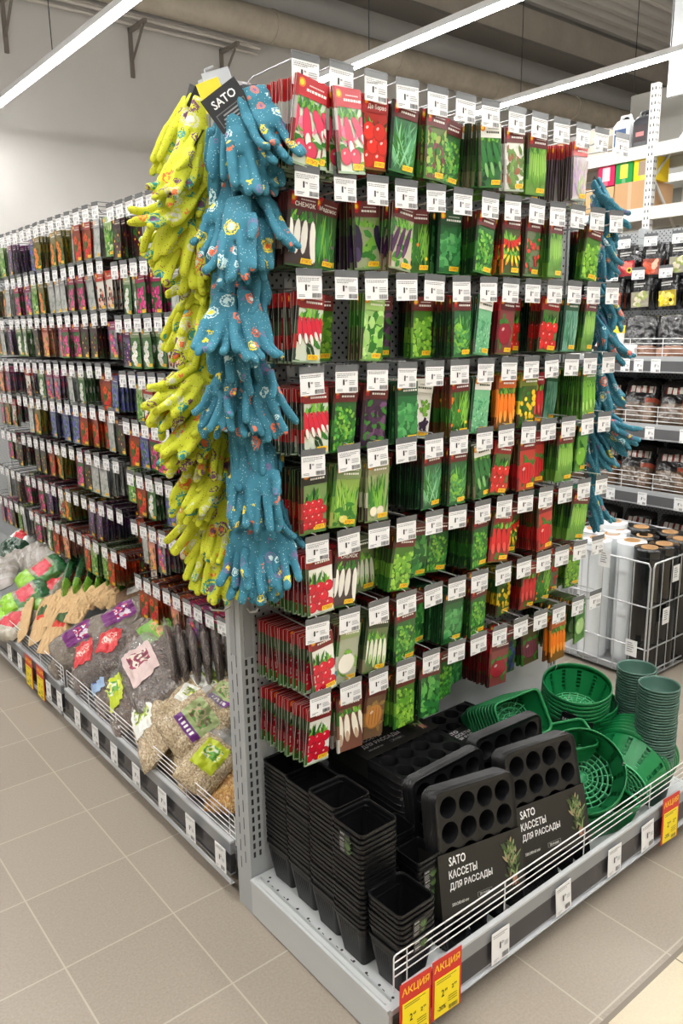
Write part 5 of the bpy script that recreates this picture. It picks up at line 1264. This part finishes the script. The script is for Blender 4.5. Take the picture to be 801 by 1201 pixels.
# labels hung on the basket
for k, (q, ax, v) in enumerate((((709,655),0,BX0-.008), ((793,672),1,BY0-.008), ((781,722),1,BY0-.008), ((740,760),0,BX0-.008))):
    p = at(q[0], q[1], ax, v); mb = MB(); mb.box(-.028, .028, -.0006, .0006, -.038, .038, C(232,232,230)); a = Art(mb, .0008)
    for j in range(5): a.rect(-.02, .005+.004*(j % 3), .022-.01*j, .026-.01*j, C(130,130,130))
    mb.build('paper_label', M['print'], None, TR(p.x, p.y, p.z, -PI/2 if ax == 0 else 0), label='white paper label on the wire basket, %s' % ['under the last price tag', 'at the right picture edge', 'on the right of the corner', 'low on the clear rolls'][k], cat='label')
# ---------------------------------------------------------------- pallet rack behind
RX = 4.8
rk = thing('pallet_rack', 'tall white pallet rack with punched uprights behind the aisle gondola', 'rack')
def rupright(x, y, h):
    mb = MB(); mb.box(x, x+.05, y-.03, y+.03, 0, h, C(212,212,208)); z = .1
    while z < h-.03:
        for s in (-.013, .013): mb.poly([(x-.001, y+s-.005, z), (x-.001, y+s-.003, z+.02), (x-.001, y+s+.003, z+.02), (x-.001, y+s+.005, z)], C(40,40,40))
        for s in (.013, .035): mb.poly([(x+s-.006, y-.0305, z), (x+s+.006, y-.0305, z), (x+s+.006, y-.0305, z+.016), (x+s-.006, y-.0305, z+.016)], C(60,60,60))
        z += .05
    mb.build('upright', M['paint'], rk)
p = at(768, 97, 0, RX); ry = p.y; rh = p.z
rupright(RX, ry, rh); rupright(RX+.55, ry, rh-.3); rupright(RX, ry+2.7, rh); rupright(RX, ry-2.7, rh)
for k in range(6):
    mb = MB(); a, b = (RX+.06, RX+.55) if k % 2 else (RX+.55, RX+.06); mb.tube([(a, ry, .4+.45*k), (b, ry, .85+.45*k)], .012, 6, C(205,205,202)); mb.build('brace', M['paint'], rk)
zs = [at(762, 169, 0, RX).z, at(758, 243, 0, RX).z, 1.0]
for z in zs:
    mb = MB(); mb.box(RX+.005, RX+.045, ry-2.7, ry+2.7, z-.09, z, C(214,214,208)); mb.box(RX+.5, RX+.54, ry-2.7, ry+2.7, z-.09, z, C(214,214,208)); mb.build('beam', M['paint'], rk)
    mb = MB(); mb.box(RX+.01, RX+.55, ry-2.65, ry+2.65, z-.012, z+.004, C(186,180,168)); mb.build('shelf_board', M['paint'], rk)
def box_thing(name, y0, y1, z, h, d, col, label, cat='box', x=RX+.03, extra=None):
    mb = MB(); mb.box(0, d, y0, y1, 0, h, col); mb.box(-.0006, 0, (y0+y1)/2-.015, (y0+y1)/2+.015, 0, h, mixc(col, WHT, .15)); 
    t = thing(name, label, cat, TR(x, 0, z+.005)); mb.build('carton', M['matte'], t)
    if extra: extra(t, y0, y1, h)
    return t
KR = C(190,150,108); z2 = zs[1]; z1 = zs[0]
box_thing('cardboard_box', ry+.04, ry+.30, z2, .20, .4, KR, 'brown cardboard box on the rack shelf beside the upright')
box_thing('cardboard_box', ry+.31, ry+.56, z2, .19, .4, C(204,166,120), 'brown cardboard box second from the rack upright')
box_thing('cardboard_box', ry+.57, ry+.9, z2, .21, .4, KR, 'brown cardboard box third from the rack upright')
def window(col, inner):
    def f(t, y0, y1, h):
        mb = MB(); mb.box(-.002, -.0008, y0+.04, y1-.04, .035, h-.035, inner); mb.build('picture_window', M['print'], t)
    return f
for k, (c_, i_, l_) in enumerate(((C(240,206,20), C(150,130,110), 'yellow carton with picture window above the cardboard box'), (C(20,140,60), C(226,200,60), 'green and yellow carton between pink and yellow ones'), (C(206,24,84), C(226,190,196), 'pink carton at the left of the coloured row'))):
    box_thing('carton_pack', ry-.0+.155*k, ry+.145+.155*k, z2+.20, .17, .25, c_, l_, 'carton', RX+.03, window(c_, i_))
box_thing('cardboard_box', ry+.42, ry+.62, z1, .19, .3, C(206,196,178), 'pale carton on the top rack shelf')
box_thing('cardboard_box', ry+.72, ry+1.0, z1, .16, .3, KR, 'brown carton behind the last tags on the top shelf')
box_thing('cardboard_box', ry+.35, ry+.8, 1.98, .2, .3, C(200,170,130), 'tan carton below the rack shelf behind the teal gloves')
box_thing('cardboard_box', ry-.5, ry+.32, 1.95, .22, .3, C(140,104,76), 'brown carton below the rack shelf behind the upright')
for k, (y, cB, cL, lb) in enumerate(((ry+.13, C(58,58,62), C(40,20,24), 'grey canister with dark label beside the rack upright'), (ry+.30, C(226,228,230), C(30,70,120), 'white canister with blue mark on the top rack shelf'))):
    t = thing('canister', lb, 'canister', TR(RX+.14, y, z1+.005), 'canisters on the top rack shelf')
    mb = MB(); mb.loft([rrect(.16, .15, .03, 0), rrect(.16, .15, .03, .19), rrect(.12, .11, .03, .225), rrect(.05, .05, .02, .235)], cB); mb.build('body', M['plastic'], t)
    mb = MB(); mb.tube([(0, -.05, .21), (0, -.03, .262), (0, .04, .262), (0, .05, .22)], .013, 8, cB); mb.build('handle', M['plastic'], t)
    mb = MB(); mb.box(-.0815, -.0805, -.05, .05, .04, .16, cL); mb.box(-.0822, -.0815, -.03, .035, .08, .11, C(210,120,120) if k == 0 else C(60,110,170)); mb.build('label', M['print'], t)
    mb = MB(); mb.lathe([(.018, .23), (.018, .255), (.0001, .255)], 12, C(30,30,32)); mb.build('cap', M['plastic'], t)
# white hanging board and far rack at the right picture edge
p = at(790, 112, 0, 5.6); mb = MB(); mb.box(5.6, 5.66, p.y-1.2, p.y+.06, p.z, p.z+1.0, C(216,218,222)); mb.build('hanging_board', M['paint'], None, None, label='white hanging board cut by the top right picture corner', cat='board')
for k, q in enumerate(((795,205), (795,250), (795,330))):
    p = at(q[0], q[1], 0, 6.4); mb = MB(); mb.box(6.4, 6.45, p.y-1.5, p.y+.5, p.z-.05, p.z+.02, C(226,226,224)); mb.box(6.42, 6.9, p.y-1.5, p.y+.5, p.z-.03, p.z, C(206,206,200)); mb.build('far_shelf', M['paint'], None, None, label='white shelf of the rack farther back, %s from top at the right edge' % ORD[k], cat='shelf', group='shelves of the far rack')
p = at(795, 250, 0, 6.9); mb = MB(); mb.box(6.9, 6.95, p.y-2.2, p.y+.6, 0, p.z+1.2, C(150,148,142)); mb.build('rack_back_panel', M['paint'], None, None, label='grey back panel of the far rack at the right edge', cat='panel')
sc.cycles.use_denoising = True
w = bpy.data.worlds.new('world'); sc.world = w; w.use_nodes = True
w.node_tree.nodes['Background'].inputs[0].default_value = (.5, .5, .5, 1); w.node_tree.nodes['Background'].inputs[1].default_value = .05
sc.view_settings.view_transform = 'Standard'; sc.view_settings.look = 'None'; sc.view_settings.gamma = 1; sc.view_settings.exposure = 1.2
sc.cycles.sample_clamp_indirect = 3; sc.cycles.max_bounces = 6; sc.cycles.transparent_max_bounces = 12
